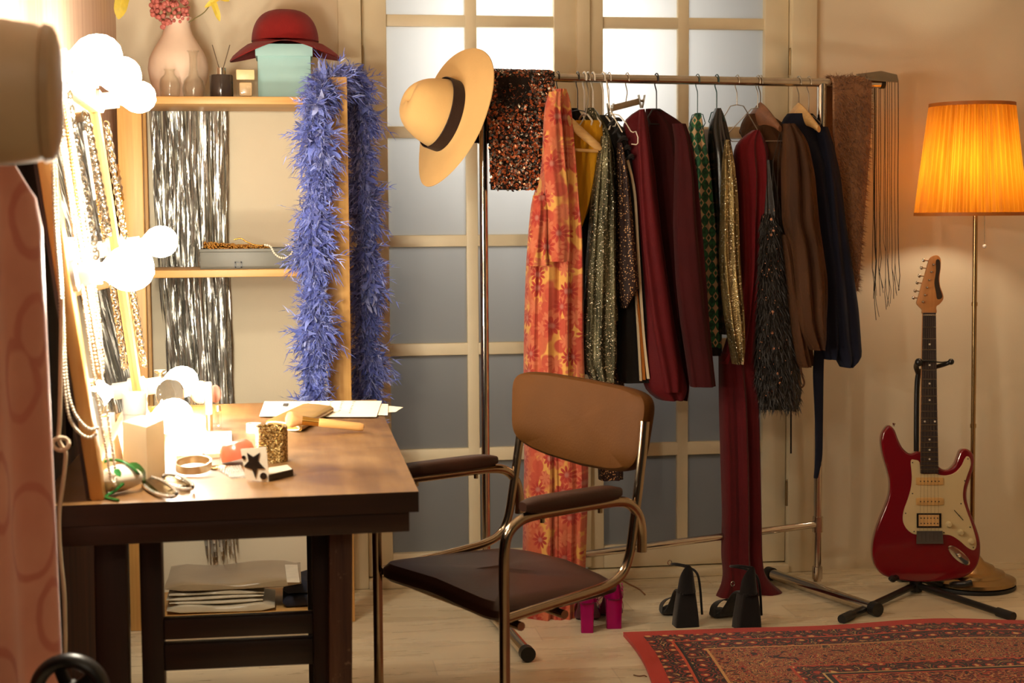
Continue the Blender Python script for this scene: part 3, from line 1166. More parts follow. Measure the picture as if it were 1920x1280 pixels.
# shell pendant earring
pe = MM(MLn - 0.012, 0.53, 0.016)
sh = thing('shell_pendant', 'gold fan shaped pendant on a thin chain by the far stile', 'pendant', pe, NG)
fan = MB()
V = []
for k in range(13):
    a = radians(-75 + 150 * k / 12)
    V.append(pe + mout * 0.004 + mey * (0.045 * cos(a) * 0.9) + mup * (0.045 * sin(a)) + mout * (0.003 if k % 2 else 0))
fan.add([pe] + V, [(0, k + 1, k + 2) for k in range(12)])
fan.add([p - mout * 0.002 for p in [pe] + V], [(0, k + 2, k + 1) for k in range(12)])
fan.build('fan', m_gold, sh)
links([pe + mup * -0.01, pe + mup * -0.17 + mey * 0.005], 0.009, 0.0035, 0.001, mout).build('chain', m_gold, sh)
# small white tag hanging between the chains
tg = MB().box(MM(0.52, 0.55, 0.012), (0.055, 0.13, 0.0015), (unit(mey + mup * 0.05), mup, mout), 0.0005)
tag(tg.build('paper_tag', plain('white_paper', (236, 228, 214), 0.7, var=0.03)), 'white paper tag hanging in front of the mirror glass', 'tag')
# long bead strands looping off the mirror edge
for lab, pts, yy in (('long cream bead strand looping lowest under the mirror edge', [(96, 190), (99, 300), (103, 420), (112, 540), (117, 660), (121, 730), (131, 785), (150, 812), (168, 820), (183, 812)], 2.49),
                     ('long cream bead strand in the smaller inner loop at the mirror edge', [(101, 190), (104, 300), (108, 420), (116, 540), (121, 660), (127, 730), (138, 770), (156, 796), (172, 805), (186, 800)], 2.497)):
    path = smoothpath([pY(x, y, yy + 0.03 * max(0, (y - 780) / 40)) for x, y in pts], 8)
    tag(beads(path, 0.0052, 0.0029, 0, 1).build('bead_strand', m_pearl), lab, 'necklace', NG)

# white electric cord
cp = [(116, 560), (114, 680), (112, 780), (110, 822), (117, 838), (123, 850), (121, 880), (116, 920), (111, 960), (111, 1010), (115, 1060), (120, 1110), (122, 1170), (122, 1230), (118, 1300), (112, 1420)]
cpts = smoothpath([pY(x, y, 2.44) for x, y in cp], 6)
cb = MB().tube(cpts, 0.0033, 8)
kn = pY(114, 832, 2.435)
cb.tube([kn + A3(0.012 * cos(a), 0.003 * sin(2 * a), 0.010 * sin(a)) for a in [2 * pi * k / 14 for k in range(14)]], 0.0033, 7, True)
tag(cb.build('power_cord', plain('white_cord', (206, 186, 156), 0.5)), 'white electric cord with a knot hanging down before the table', 'cord')

# ================================================================== THINGS ON THE TABLE
T = lambda px, py, z=TZ: pZ(px, py, z)
RTh = unit(A3(RT[0], RT[1], 0))     # rightwards and away, in the floor plane
FWh = unit(A3(FW[0], FW[1], 0))


def mpp(p):                          # metres per pixel at a point
    return float(np.dot(np.array(p) - CAM, FW)) / FPX


# paper sheets
m_paper = plain('paper', (240, 230, 208), 0.8, var=0.02)
m_ink = plain('ink', (52, 44, 38), 0.8)
shp = [(485, 781), (488, 768), (495, 752), (545, 751), (715, 751), (716, 756), (735, 757), (737, 776), (727, 777), (706, 781)]


def sheet(name, label, px4, z, lines):
    c = [T(x, y, z) for x, y in px4]
    P = lambda u, v: (c[0] * (1 - u) + c[1] * u) * (1 - v) + (c[3] * (1 - u) + c[2] * u) * v
    th = thing(name, label, 'paper', (c[0] + c[2]) / 2, 'printed papers at the back of the table')
    pr = MB().grid(lambda u, v: P(u, v) + A3(0, 0, 0.0004 * sin(7 * u + 3 * v)), 8, 4, True, 0, 0.0006, (0, 0, 1))
    if lines:
        rr = random.Random(4)
        e = A3(0, 0, 0.0011)

        def dash(u0, u1, v0, v1):
            pr.add([P(u0, v0) + e, P(u1, v0) + e, P(u1, v1) + e, P(u0, v1) + e], [(0, 1, 2, 3)], False, 1)
        dash(0.17, 0.215, 0.62, 0.82)
        for k in range(6):
            u = 0.28 + k * 0.095
            dash(u - 0.005, u + 0.022, 0.92, 0.94)
            for j in range(9):
                if rr.random() < 0.85:
                    v = 0.82 - j * 0.075
                    dash(u, u + rr.uniform(0.008, 0.02), v, v - 0.022)
    pr.build('page', [m_paper, m_ink], th)
    return th


sheet('paper_sheet', 'cream paper sheet whose pointed corner sticks out furthest at the table edge', [(600, 778), (742, 772), (756, 763), (640, 753)], TZ + 0.0006, False)
sheet('paper_sheet', 'cream paper sheet lying partly under the printed page', [(500, 777), (727, 778), (728, 757), (510, 752)], TZ + 0.0022, False)
sheet('paper_sheet', 'white page with a dark block and rows of fine print', [(486, 780), (706, 781), (716, 751), (496, 752)], TZ + 0.0038, True)

# powder brush
a, b = T(548, 786, TZ + 0.030), T(683, 801, TZ + 0.010)
bt = thing('powder_brush', 'large powder brush with wooden handle and gold ferrule', 'brush', (a + b) / 2 * A3(1, 1, 0) + A3(0, 0, TZ))
ax = unit(b - a)
L = float(np.linalg.norm(b - a))
bz = a - ax * 0.012
MB().lathe([(0, -0.003), (0.012, 0), (0.0165, 0.006), (0.0165, 0.014), (0.012, 0.026), (0.009, 0.034)], bz, ax, 24).build('bristles', cloth('brush_hair', (222, 170, 112), 1.0, 0.2, 400), bt)
MB().lathe([(0.0095, 0.031), (0.0095, 0.04), (0.0085, 0.052), (0.0085, 0.068)], bz, ax, 24).build('ferrule', m_gold, bt)
MB().lathe([(0.0085, 0.067), (0.0092, 0.074), (0.0085, L * 0.8), (0.0088, L + 0.002), (0.007, L + 0.010), (0, L + 0.012)], bz, ax, 24).build('handle', wood('brush_handle', (206, 150, 84), (226, 176, 110), 0, 0.4, 30), bt)

# gold pouch (folded)
m_pouch = plain('gold_vinyl', (176, 138, 70), 0.35, metal=0.3, var=0.12, scale=20)
p4 = [T(x, y) for x, y in ((498, 801), (566, 811), (626, 775), (566, 768))]
pp = thing('gold_pouch', 'folded gold metallic pouch under the powder brush', 'pouch', (p4[0] + p4[2]) / 2)
Pq = lambda u, v: (p4[0] * (1 - u) + p4[1] * u) * (1 - v) + (p4[3] * (1 - u) + p4[2] * u) * v
rings = []
for k in range(15):
    v = k / 14
    ring = []
    for m in range(20):
        th = 2 * pi * m / 20
        u = 0.5 + 0.5 * (abs(cos(th)) ** 0.3) * (1 if cos(th) > 0 else -1)
        z = 0.009 + 0.008 * (abs(sin(th)) ** 0.7) * (1 if sin(th) > 0 else -1) * (1 + 0.12 * sin(6 * u + 4 * v))
        ring.append(Pq(u, v) + A3(0, 0, z))
    rings.append(ring)
MB().loft(rings, True, True, True).build('pouch_body', m_pouch, pp)
MB().tube([Pq(u, -0.01) + A3(0, 0, 0.009 + 0.007 * s) for u, s in [(0.5 + 0.46 * cos(t), sin(t)) for t in [2 * pi * k / 18 for k in range(18)]]], 0.0018, 6, True).build('white_lining', plain('white_lining', (236, 224, 200), 0.7), pp)

# tape roll
c = T(476, 810)
tr = MB()
rr_, hh = mpp(c) * 14, mpp(c) * 17
tr.lathe([(rr_ * 0.72, 0), (rr_, 0), (rr_, hh), (rr_ * 0.72, hh), (rr_ * 0.72, 0)], c, n=32)
tag(tr.build('tape_roll', plain('white_tape', (238, 226, 204), 0.5)), 'small white roll of tape behind the gold candle', 'tape')

# glitter candle
def glitter_mat():
    t = NT('gold_glitter')
    co = t.coord()
    v = t.vor(co, 420.0)
    big = t.noise(co, 22.0, 3.0)
    col = t.ramp(v.outputs['Color'], [(0.2, (92, 66, 30)), (0.55, (176, 136, 70)), (0.9, (246, 220, 160))])
    t.set(color=col, metal=0.85, rough=t.ramp(big.outputs[0], [(0.4, (0.18, 0.18, 0.18, 1)), (0.6, (0.45, 0.45, 0.45, 1))]))
    t.bump(v.outputs['Distance'], 0.9, 0.004)
    return t.m


c = T(510, 864)
k = mpp(c)
ra, ht = k * 30, k * 66
cn = MB().lathe([(0, 0), (ra * 0.97, 0), (ra, 0.003), (ra, ht - 0.003), (ra * 0.97, ht), (ra * 0.86, ht), (ra * 0.82, ht - 0.006), (0, ht - 0.007)], c, n=40)
tag(cn.build('glitter_candle', glitter_mat(), base=c), 'gold glitter pillar candle standing on the table', 'candle')

# star compact: clear lid standing up, dark base
c = T(500, 900)
k = mpp(c)
st = thing('makeup_compact', 'open square compact with a black star on its clear lid', 'compact', c)
m_acr = plain('acrylic', (226, 214, 192), 0.12, var=0.03)
m_blk = plain('black_lacquer', (30, 22, 18), 0.25)
f = lambda px, py: pP(px, py, T(478, 903), FWh)
lid = [f(451, 842), f(499, 838), f(505, 903), f(461, 899)]
MB().prism([p for p in lid], FWh * 0.004, 0.0012, 2).build('lid', m_acr, st)
sp = [(463, 848), (475, 856), (487, 848), (484, 864), (497, 878), (483, 878), (479, 896), (473, 880), (457, 874), (466, 864)]
MB().prism([f(x, y) - FWh * 0.0012 for x, y in sp], FWh * 0.001).build('star', m_blk, st)
for x, y, rp in ((457, 857, 3.6), (494, 892, 6.5)):
    MB().prism([f(x + rp * cos(a), y + rp * sin(a)) - FWh * 0.0014 for a in [2 * pi * q / 20 for q in range(20)]], FWh * 0.001).build('dot', m_blk, st)
bs = [T(504, 903), T(550, 892), T(540, 883), T(480, 893)]
MB().prism([p + A3(0, 0, 0.011) for p in bs], A3(0, 0, -0.011), 0.001, 1).build('base', m_blk, st)
MB().prism([p * 0.94 + sum(bs) / 4 * 0.06 + A3(0, 0, 0.0122) for p in bs], A3(0, 0, -0.001)).build('powder_pan', m_acr, st)

# coral compact / soap dish
c = T(438, 868)
k = mpp(c)
m_cor = plain('coral_translucent', (222, 116, 84), 0.22, var=0.08, trans=0.25)
cc = MB()
ax = unit(A3(RTh[0], RTh[1], 0.55) * 1.0 - FWh * 0.2)
cc2 = c + A3(0, 0, k * 27)
xx = unit(np.cross(ax, FWh))
cc.lathe([(0.0, k * 10), (k * 24, k * 8), (k * 31, k * 2), (k * 33, -k * 6), (k * 33, -k * 12), (k * 31, -k * 12), (k * 29, -k * 5), (k * 22, k * 4), (0, k * 6)], cc2 - ax * k * 2, unit(A3(-RTh[0] * 0.25, -RTh[1] * 0.25, 1)), 36, lambda r_, h_, th: (r_ * (1 + 0.22 * cos(th)), h_ * 1.5))
tag(cc.build('coral_case', m_cor, base=c), 'translucent coral pink case lying beside the glitter candle', 'case')

# eyeshadow palette
p4 = [T(330, 862), T(436, 856), T(434, 815), T(345, 817)]
pl = thing('eyeshadow_palette', 'flat cream eyeshadow palette with rows of pans', 'palette', sum(p4) / 4)
MB().prism([p + A3(0, 0, 0.008) for p in p4], A3(0, 0, -0.008), 0.001, 1).build('palette_case', plain('cream_case', (238, 222, 186), 0.5), pl)
pc = [(214, 170, 130), (190, 130, 100), (150, 100, 80), (226, 190, 150)]
for i in range(4):
    for j in range(2):
        u0, v0 = 0.30 + i * 0.16, 0.50 + j * 0.22
        Pm = lambda u, v: (p4[0] * (1 - u) + p4[1] * u) * (1 - v) + (p4[3] * (1 - u) + p4[2] * u) * v + A3(0, 0, 0.0092)
        MB().prism([Pm(u0, v0), Pm(u0 + 0.13, v0), Pm(u0 + 0.13, v0 + 0.18), Pm(u0, v0 + 0.18)], A3(0, 0, -0.001)).build('pan', plain('shadow_%d' % ((i + j) % 4), pc[(i + j) % 4], 0.7), pl)

# bangle
c = T(363, 886)
k = mpp(c)
bg = MB()
R1 = k * 33
for i in range(2):
    pass
rings = []
n = 60
for s, z in ((1.0, 0), (1.0, k * 15), (0.93, k * 15), (0.93, 0)):
    rings.append([c + RTh * (cos(2 * pi * q / n) * R1 * s * (1 + (0.03 if (q // 2) % 2 else 0))) + FWh * (sin(2 * pi * q / n) * R1 * s) + A3(0, 0, z + 0.0008 + 0.20 * R1 * s * (1 + sin(2 * pi * q / n))) for q in range(n)])
rings.append(rings[0])
bg.loft(rings)
tag(bg.build('bangle', m_cham, base=c), 'ribbed champagne bangle lying on the table', 'bangle')
c = T(381, 862)
tag(MB().ball(c + A3(0, 0, 0.006), (0.006, 0.006, 0.007), 12, 8).build('bead', plain('brown_bead', (140, 92, 50), 0.3)), 'small brown drop bead behind the bangle', 'bead')
c = T(408, 878)
tag(MB().lathe([(0, 0), (0.016, 0), (0.017, 0.003), (0.015, 0.004), (0.012, 0.0025), (0, 0.002)], c, n=28).build('metal_dish', metal('dull_gold', (176, 144, 92), 0.3)), 'tiny shallow metal dish beside the bangle', 'dish')

# rhinestone clip
m_stone = plain('rhinestone', (236, 230, 220), 0.08, metal=0.7, var=0.2, scale=400)
rc = MB()
r = random.Random(8)
pl4 = [T(402, 878), T(452, 874), T(462, 896), T(434, 898)]
for i in range(9):
    for j in range(7):
        u, v = (i + 0.5) / 9, (j + 0.5) / 7
        p = (pl4[0] * (1 - u) + pl4[1] * u) * (1 - v) + (pl4[3] * (1 - u) + pl4[2] * u) * v
        rc.ball(p + A3(0, 0, 0.0022), 0.0024, 6, 4)
pc0 = [p + A3(0, 0, 0.001) for p in pl4]
rc.prism(pc0, A3(0, 0, -0.001))
tag(rc.build('rhinestone_brooch', m_stone), 'flat sparkling rhinestone brooch before the coral case', 'brooch')

# rhinestone sunglasses
k = mpp(T(300, 910))
sg = thing('sunglasses', 'folded rhinestone rimmed sunglasses near the table edge', 'sunglasses', T(300, 915))
for cx_, cy_, w1, w2, ang in ((296, 912, 34, 13, 0.42), (330, 903, 30, 11, 0.32)):
    rim = MB()
    ring = []
    for q in range(40):
        a = 2 * pi * q / 40
        x_ = cos(a) * w1 * (1 + 0.12 * cos(a))
        y_ = sin(a) * w2
        px, py = cx_ + x_ * cos(ang) - y_ * sin(ang), cy_ + x_ * sin(ang) + y_ * cos(ang)
        ring.append(T(px, py, TZ + 0.006 + (0.006 if y_ < 0 else 0.0)))
    rim.tube(ring, 0.0030, 6, True)
    for p in ring:
        rim.ball(p + A3(0, 0, 0.002), 0.0017, 6, 4)
    rim.build('rim', m_stone, sg)
    MB().prism([p for p in ring], A3(0, 0, 0.0008)).build('lens', glass('grey_lens', (196, 184, 160)), sg)
for pts in ([(318, 920), (335, 914), (350, 911), (356, 908)], [(335, 908), (346, 911), (355, 913)]):
    MB().tube(smoothpath([T(x, y, TZ + 0.004) for x, y in pts], 5), 0.0018, 6).build('temple', m_silver, sg)

# white rosebud with green glassy stem
rb_ = thing('rosebud', 'white artificial rosebud with glossy green stem lying at the mirror', 'flower', T(215, 908))
c0, c1 = T(194, 902, TZ + 0.024), T(245, 893, TZ + 0.024)
ax = unit(c1 - c0)
LL = float(np.linalg.norm(c1 - c0))
bud = MB()
for q in range(3):
    bud.lathe([(0.004, -0.004), (0.016, 0.004), (0.0215 - q * 0.003, LL * 0.35), (0.0225 - q * 0.004, LL * 0.75), (0.020 - q * 0.004, LL * (1.02 - 0.05 * q))], c0, ax, 28, lambda r_, h_, th, q=q: (r_ * (1 + 0.05 * cos(3 * th + q * 2)), h_ + (0.007 * cos(2 * th + q) if h_ > LL * 0.6 else 0)))
bud.build('petals', plain('petal_white', (226, 214, 192), 0.6, var=0.04), rb_)
m_green = plain('green_gloss', (48, 120, 56), 0.12, var=0.2, trans=0.3)
MB().tube(smoothpath([T(186, 872, TZ + 0.045), T(205, 862, TZ + 0.052), T(232, 866, TZ + 0.05), T(256, 884, TZ + 0.035), T(268, 902, TZ + 0.010)], 6), 0.0028, 7).build('stem', m_green, rb_)
MB().tube(smoothpath([T(232, 906, TZ + 0.02), T(213, 922, TZ + 0.008), T(198, 932, TZ + 0.003), T(222, 938, TZ + 0.003)], 6), 0.0026, 7).build('stem', m_green, rb_)
for lp_ in (0,):
    lf = MB()
    leaf(lf, T(236, 872, TZ + 0.045), T(272, 906, TZ + 0.006), 0.026, A3(0.2, -0.6, 0.5), 0.12)
    lf.build('leaf', m_green, rb_)
lf = MB()
leaf(lf, T(214, 880, TZ + 0.055), T(226, 894, TZ + 0.045), 0.012, A3(0.2, -0.8, 0.5), 0.1)
lf.build('leaf', m_green, rb_)

# cream carton and white jar
def frosted_mat():
    t = NT('frosted_cream_plastic')
    col = t.ramp(t.noise(t.coord(), 8.0).outputs[0], [(0.2, (236, 220, 190)), (0.8, (246, 232, 206))])
    t.set(color=col, rough=0.4)
    tr = t.new('ShaderNodeBsdfTranslucent')
    t.put(tr.inputs[0], col)
    mx = t.new('ShaderNodeMixShader')
    mx.inputs[0].default_value = 0.6
    t.t.links.new(t.b.outputs[0], mx.inputs[1])
    t.t.links.new(tr.outputs[0], mx.inputs[2])
    t.t.links.new(mx.outputs[0], t.out.inputs[0])
    return t.m


ca = [T(232, 898), T(277, 912), T(311, 893), T(268, 882)]
hc_ = mpp(ca[1]) * 112
cr_ = MB().prism([p + A3(0, 0, hc_) for p in ca], A3(0, 0, -hc_), 0.0015, 1)
tag(cr_.build('carton', frosted_mat()), 'tall plain frosted cream box standing before the mirror', 'carton')
c = T(255, 862)
k = mpp(c)
jt = thing('cosmetic_jar', 'white cylindrical cosmetic jar behind the frosted cream box', 'jar', c)
MB().lathe([(0, 0), (k * 21, 0), (k * 22, 0.003), (k * 22, k * 88), (0, k * 88)], c, n=32).build('jar_body', m_sock, jt)
MB().lathe([(0, k * 88), (k * 23, k * 88), (k * 23, k * 124), (k * 21, k * 127), (0, k * 127)], c, n=32).build('lid', plain('jar_lid', (230, 222, 210), 0.3), jt)
# round perfume flask
c = T(303, 800)
k = mpp(c)
pfk = thing('perfume_flask', 'round clear perfume flask with tiny crown stopper by the mirror', 'perfume bottle', c)
MB().lathe([(0, 0), (k * 16, 0), (k * 26, k * 18), (k * 31, k * 45), (k * 29, k * 70), (k * 18, k * 88), (k * 8, k * 94), (0, k * 95)], c, n=32).build('glass_body', m_glass, pfk)
MB().lathe([(0, 0), (k * 18, k * 1), (k * 22, k * 22), (k * 18, k * 34), (0, k * 35)], c + A3(0, 0, k * 4), n=28).build('liquid', plain('gold_scent', (230, 186, 90), 0.2, trans=0.4), pfk)
MB().lathe([(0, k * 95), (k * 8, k * 95), (k * 5, k * 100), (k * 11, k * 104), (k * 11, k * 107), (0, k * 108)], c, n=16).build('stopper', m_cham, pfk)
c = T(322, 800)
m_disc = metal('satin_silver', (216, 206, 190), 0.25)
ax = unit(-FWh + RTh * -0.2 + A3(0, 0, 0.15))
tag(MB().lathe([(0, 0), (k * 27, 0), (k * 29, k * 3), (k * 27, k * 6), (0, k * 6)], c + A3(0, 0, k * 62), ax, 36).lathe([(0, 0), (k * 14, 0), (k * 14, k * 3), (k * 3, k * 6), (k * 3, k * 36)], c, n=20).build('hand_mirror', m_disc, base=c), 'round silver standing mirror next to the perfume flask', 'mirror')

# clear brush cup with sponges, lipstick, small bottle
c = T(385, 800)
k = mpp(c)
gl = MB().lathe([(0, 0), (k * 24, 0), (k * 26, 0.002), (k * 27, k * 62), (k * 25.5, k * 62), (k * 24.5, 0.006), (0, 0.006)], c, n=32)
tag(gl.build('brush_cup', m_glass, base=c), 'clear glass cup holding a pink makeup sponge', 'cup')
for lab, px, py, rr3, col in (('pale blush makeup sponge in the clear cup', 376, 735, (20, 18, 22), (226, 190, 160)), ('pink wedge makeup sponge poking out of the clear cup', 404, 738, (11, 9, 17), (226, 158, 140))):
    q = pP(px, py, c + A3(0, 0, k * 40), FWh)
    tag(MB().ball(q, tuple(v * k for v in rr3), 14, 10, (RTh, FWh, A3(0, 0, 1))).build('makeup_sponge', plain('sponge_%d' % px, col, 0.9)), lab, 'sponge')
c = T(393, 806)
k = mpp(c)
ls = thing('lipstick', 'slim white and gold lipstick tube standing in front of the cup', 'lipstick', c)
MB().lathe([(0, 0), (k * 6, 0), (k * 6, k * 30), (0, k * 30)], c, n=20).build('base', m_cham, ls)
MB().lathe([(0, k * 30), (k * 6.6, k * 30), (k * 6.6, k * 88), (k * 5.5, k * 91), (0, k * 91)], c, n=20).build('cap', m_sock, ls)
c = T(410, 804)
k = mpp(c)
sb_ = thing('sample_vial', 'tiny clear vial with gold cap next to the lipstick', 'vial', c)
MB().lathe([(0, 0), (k * 6, 0), (k * 6, k * 34), (0, k * 34)], c, n=18).build('glass_body', m_glass, sb_)
MB().lathe([(0, k * 34), (k * 5, k * 34), (k * 5, k * 44), (0, k * 44)], c, n=18).build('cap', m_cham, sb_)

# ================================================================== FOREGROUND ODDMENTS AT THE LEFT
def robe_mat():
    t = NT('pink_patterned_satin')
    co = t.coord()
    v = t.vor(t.mapping(co, (1, 1, 0.7)), 9.0)
    wv = t.noise(co, 7.0, 3.0)
    e = t.math('ABSOLUTE', t.math('SUBTRACT', t.math('ADD', v.outputs['Distance'], t.math('MULTIPLY', wv.outputs[0], 0.3)), 0.55))
    col = t.mix(t.ramp(e, [(0.02, (1, 1, 1, 1)), (0.05, (0, 0, 0, 1))]), t.ramp(wv.outputs[0], [(0.35, (206, 134, 114)), (0.65, (220, 154, 132))]), lin((194, 112, 96)))
    t.set(color=col, rough=0.4, sheen=0.3)
    return t.m


m_robe = robe_mat()
rp0, rp1 = A3(-0.345, 2.30, 0), A3(-0.50, 2.02, 0)
rob = thing('silk_robe', 'pink patterned satin robe hanging beside the mirror', 'robe', (rp0 + rp1) / 2 + A3(0, 0, 0.2))
rg = MB()
rings = []
zs_ = [1.27, 1.25, 1.20, 0.95, 0.75, 0.5, 0.3, 0.2]
for z in zs_:
    ring = []
    wsc = 0.55 if z > 1.26 else (0.85 if z > 1.22 else 1.0)
    for q in range(60):
        th = 2 * pi * q / 60
        s = cos(th)
        dpt = 0.035 * (abs(sin(th)) ** 0.7) * (1 if sin(th) > 0 else -1)
        ctr = (rp0 + rp1) / 2 + (rp0 - rp1) / 2 * s * wsc
        edge = pY(70 + (960 - (z * 760)) * 0.05, 600, 2.3)
        nrm = unit(np.cross(rp0 - rp1, A3(0, 0, 1)))
        ring.append(A3(ctr[0], ctr[1], z) + nrm * (dpt + 0.010 * sin(9 * s + 2 * z)))
    rings.append(ring)
sm = []
zz_list = np.linspace(1.27, 0.2, 26)
arr = np.array(rings)
for z in zz_list:
    sm.append([A3(*[np.interp(-z, [-q for q in zs_], arr[:, j, c_]) for c_ in range(3)]) for j in range(60)])
rg.loft(sm, True, True, True)
rg.build('robe_body', m_robe, rob)
hk = (rp0 + rp1) / 2
MB().tube([A3(XL, hk[1], 1.30), A3(hk[0] - 0.02, hk[1], 1.30), A3(hk[0], hk[1], 1.27), A3(hk[0], hk[1], 1.25)], 0.004, 8).build('hanging_loop', m_dark, rob)

# unidentified rounded beige casing, modelled by shape only; its wall arm is added
m_casing = plain('beige_shell', (222, 192, 152), 0.45, var=0.05)
Yh = 1.62
hp = lambda px, py, Y=Yh: pY(px, py, Y)
hcx, hcz = hp(-30, 172)[0], hp(-30, 172)[2]
hd = thing('rounded_casing', 'rounded beige casing with a pale rim looming at the picture edge', 'rounded casing', (hcx, Yh, hcz - 0.07))
a_ = unit(A3(1, 0.06, -0.02))
kh = Yh / FPX * 1.0
MB().lathe([(0.0, -0.10), (0.045, -0.098), (0.068, -0.07), (0.073, -0.03), (0.072, 0.02), (0.068, 0.05), (0.064, 0.060), (0.06, 0.060), (0.055, 0.03), (0.0, 0.02)], (hcx, Yh, hcz), a_, 48, lambda r_, h_, th: (r_, h_)).build('shell', m_casing, hd)
MB().lathe([(0.0655, 0.056), (0.069, 0.058), (0.067, 0.066), (0.060, 0.070), (0.045, 0.074), (0.0, 0.076)], (hcx, Yh, hcz), a_, 48).build('rim', plain('pale_rim', (190, 158, 120), 0.4), hd)
MB().tube([A3(hcx - 0.09, Yh, hcz), A3(XL, Yh - 0.01, hcz + 0.02)], 0.012, 10).build('arm', m_casing, hd)

# black spoked rim on a stand
Yw = 2.10
wc = pY(131, 1300, Yw)
wr = Yw * 1.01 / FPX * 76
wh = thing('spoked_rim', 'round black rim with spokes low beside the hanging cord', 'spoked rim', (wc[0], wc[1], 0))
m_rub = plain('black_plastic', (22, 20, 18), 0.35)
rx_, uz_ = unit(A3(RT[0], RT[1], 0)), A3(0, 0, 1)
nrm = -FWh
tor = MB()
rings = []
for q in range(49):
    a = 2 * pi * q / 48
    e = rx_ * cos(a) + uz_ * sin(a)
    rings.append([wc + e * (wr - 0.010 + 0.010 * cos(b_)) + nrm * (0.014 * sin(b_)) for b_ in [2 * pi * j / 12 for j in range(12)]])
tor.loft(rings)
tor.build('rim', m_rub, wh)
for q in range(5):
    a = pi / 2 + 2 * pi * q / 5 + 0.35
    e = rx_ * cos(a) + uz_ * sin(a)
    MB().beam(wc + e * 0.008, wc + e * (wr - 0.010), 0.016, 0.010, np.cross(e, nrm), 0.002).build('spoke', m_rub, wh)
MB().lathe([(0, -0.012), (0.016, -0.012), (0.016, 0.012), (0, 0.012)], wc, nrm, 20).build('hub', m_rub, wh)
MB().tube([wc - A3(0, 0, wr), A3(wc[0], wc[1], 0.01)], 0.012, 12).lathe([(0, 0), (0.11, 0), (0.11, 0.008), (0.02, 0.02), (0, 0.02)], (wc[0], wc[1], 0), n=32).build('stand', m_rub, wh)
# ================================================================== CLOTHES RACK
ZR = 1.605
rL, rR = pZ(905, 143, ZR), pZ(1541, 155, ZR)
ru = unit(rR - rL)
rn = unit(A3(ru[1], -ru[0], 0))          # toward the camera
if np.dot(rn, FW) > 0:
    rn = -rn


def pR(px, py, off=0.0):
    return pP(px, py, rL + rn * off, rn)


def rail_pt(px, off=0.0):
    s = np.dot(pR(px, 150, off) - rL, ru)
    return rL + ru * s + rn * off


m_chrome = metal('chrome', (206, 196, 182), 0.14)
m_cap = plain('black_rubber', (20, 18, 16), 0.5)
rack = thing('clothes_rack', 'chrome clothes rail on two feet before the glazed doors', 'clothes rack', (rL + rR) / 2 * A3(1, 1, 0))
fA, fB = pZ(1445, 1075, 0.022), pZ(1640, 1141, 0.022)
fC = pZ(988, 1224, 0.022)
dl = unit(fB - fA)
lb = A3(rL[0], rL[1], 0.022)
ends = [(fA, fB), (lb + (lb - fC) * 0.55, fC)]
for (a, b) in ends:
    MB().tube([a, b], 0.0175, 16).build('foot', m_chrome, rack)
    d = unit(b - a)
    for p, s in ((a, -1), (b, 1)):
        MB().tube([p - d * s * 0.012, p + d * s * 0.016], 0.021, 16).build('end_cap', m_cap, rack)
fr_ = A3(rR[0], rR[1], 0.022)
for p in (lb, fr_):
    MB().tube([p, A3(p[0], p[1], ZR - 0.012)], 0.0125, 16).tube([A3(p[0], p[1], ZR - 0.16), A3(p[0], p[1], ZR - 0.004)], 0.0155, 16).build('upright', m_chrome, rack)
e0, e1 = rail_pt(890), rail_pt(1652)
MB().tube([e0, e1], 0.0135, 18).build('top_rail', m_chrome, rack)
for p, s in ((e0, -1), (e1, 1)):
    MB().tube([p - ru * s * 0.004, p + ru * s * 0.010], 0.0155, 16).build('end_cap', m_cap, rack)
zb = pR(1537, 982)[2]
zl_ = pR(922, 1062)[2]
MB().tube([A3(lb[0], lb[1], zl_), A3(fr_[0], fr_[1], zb)], 0.0115, 16).build('lower_rail', m_chrome, rack)
for p, zj in ((lb, zl_), (fr_, zb)):
    MB().tube([A3(p[0], p[1], zj - 0.025), A3(p[0], p[1], zj + 0.025)], 0.0165, 16).tube([A3(p[0], p[1], 0.03), A3(p[0], p[1], 0.07)], 0.0165, 16).build('joint', m_chrome, rack)

# ------------------------------------------------------------------ hangers
m_wire = metal('dark_wire', (70, 70, 72), 0.35)
m_wires = metal('silver_wire', (176, 166, 150), 0.3)
m_wireg = plain('green_coated_wire', (28, 70, 66), 0.35)
m_plas = plain('white_plastic_hanger', (226, 214, 194), 0.35)
m_hwood = wood('hanger_wood', (180, 134, 74), (214, 170, 108), 0, 0.4, 30)
m_hdark = wood('hanger_brown', (92, 56, 34), (128, 82, 52), 0, 0.45, 30)
HG = 'hangers on the clothes rail'


def hook_pts(P, neck):
    return [P + rn * a + A3(0, 0, 1) * b for a, b in ((0.0175, -0.008), (0.0165, 0.006), (0.009, 0.0155), (0.0, 0.0185), (-0.010, 0.0155), (-0.0165, 0.004), (-0.0145, -0.014), (-0.004, -0.030), (0, -0.042), (0, -neck))]


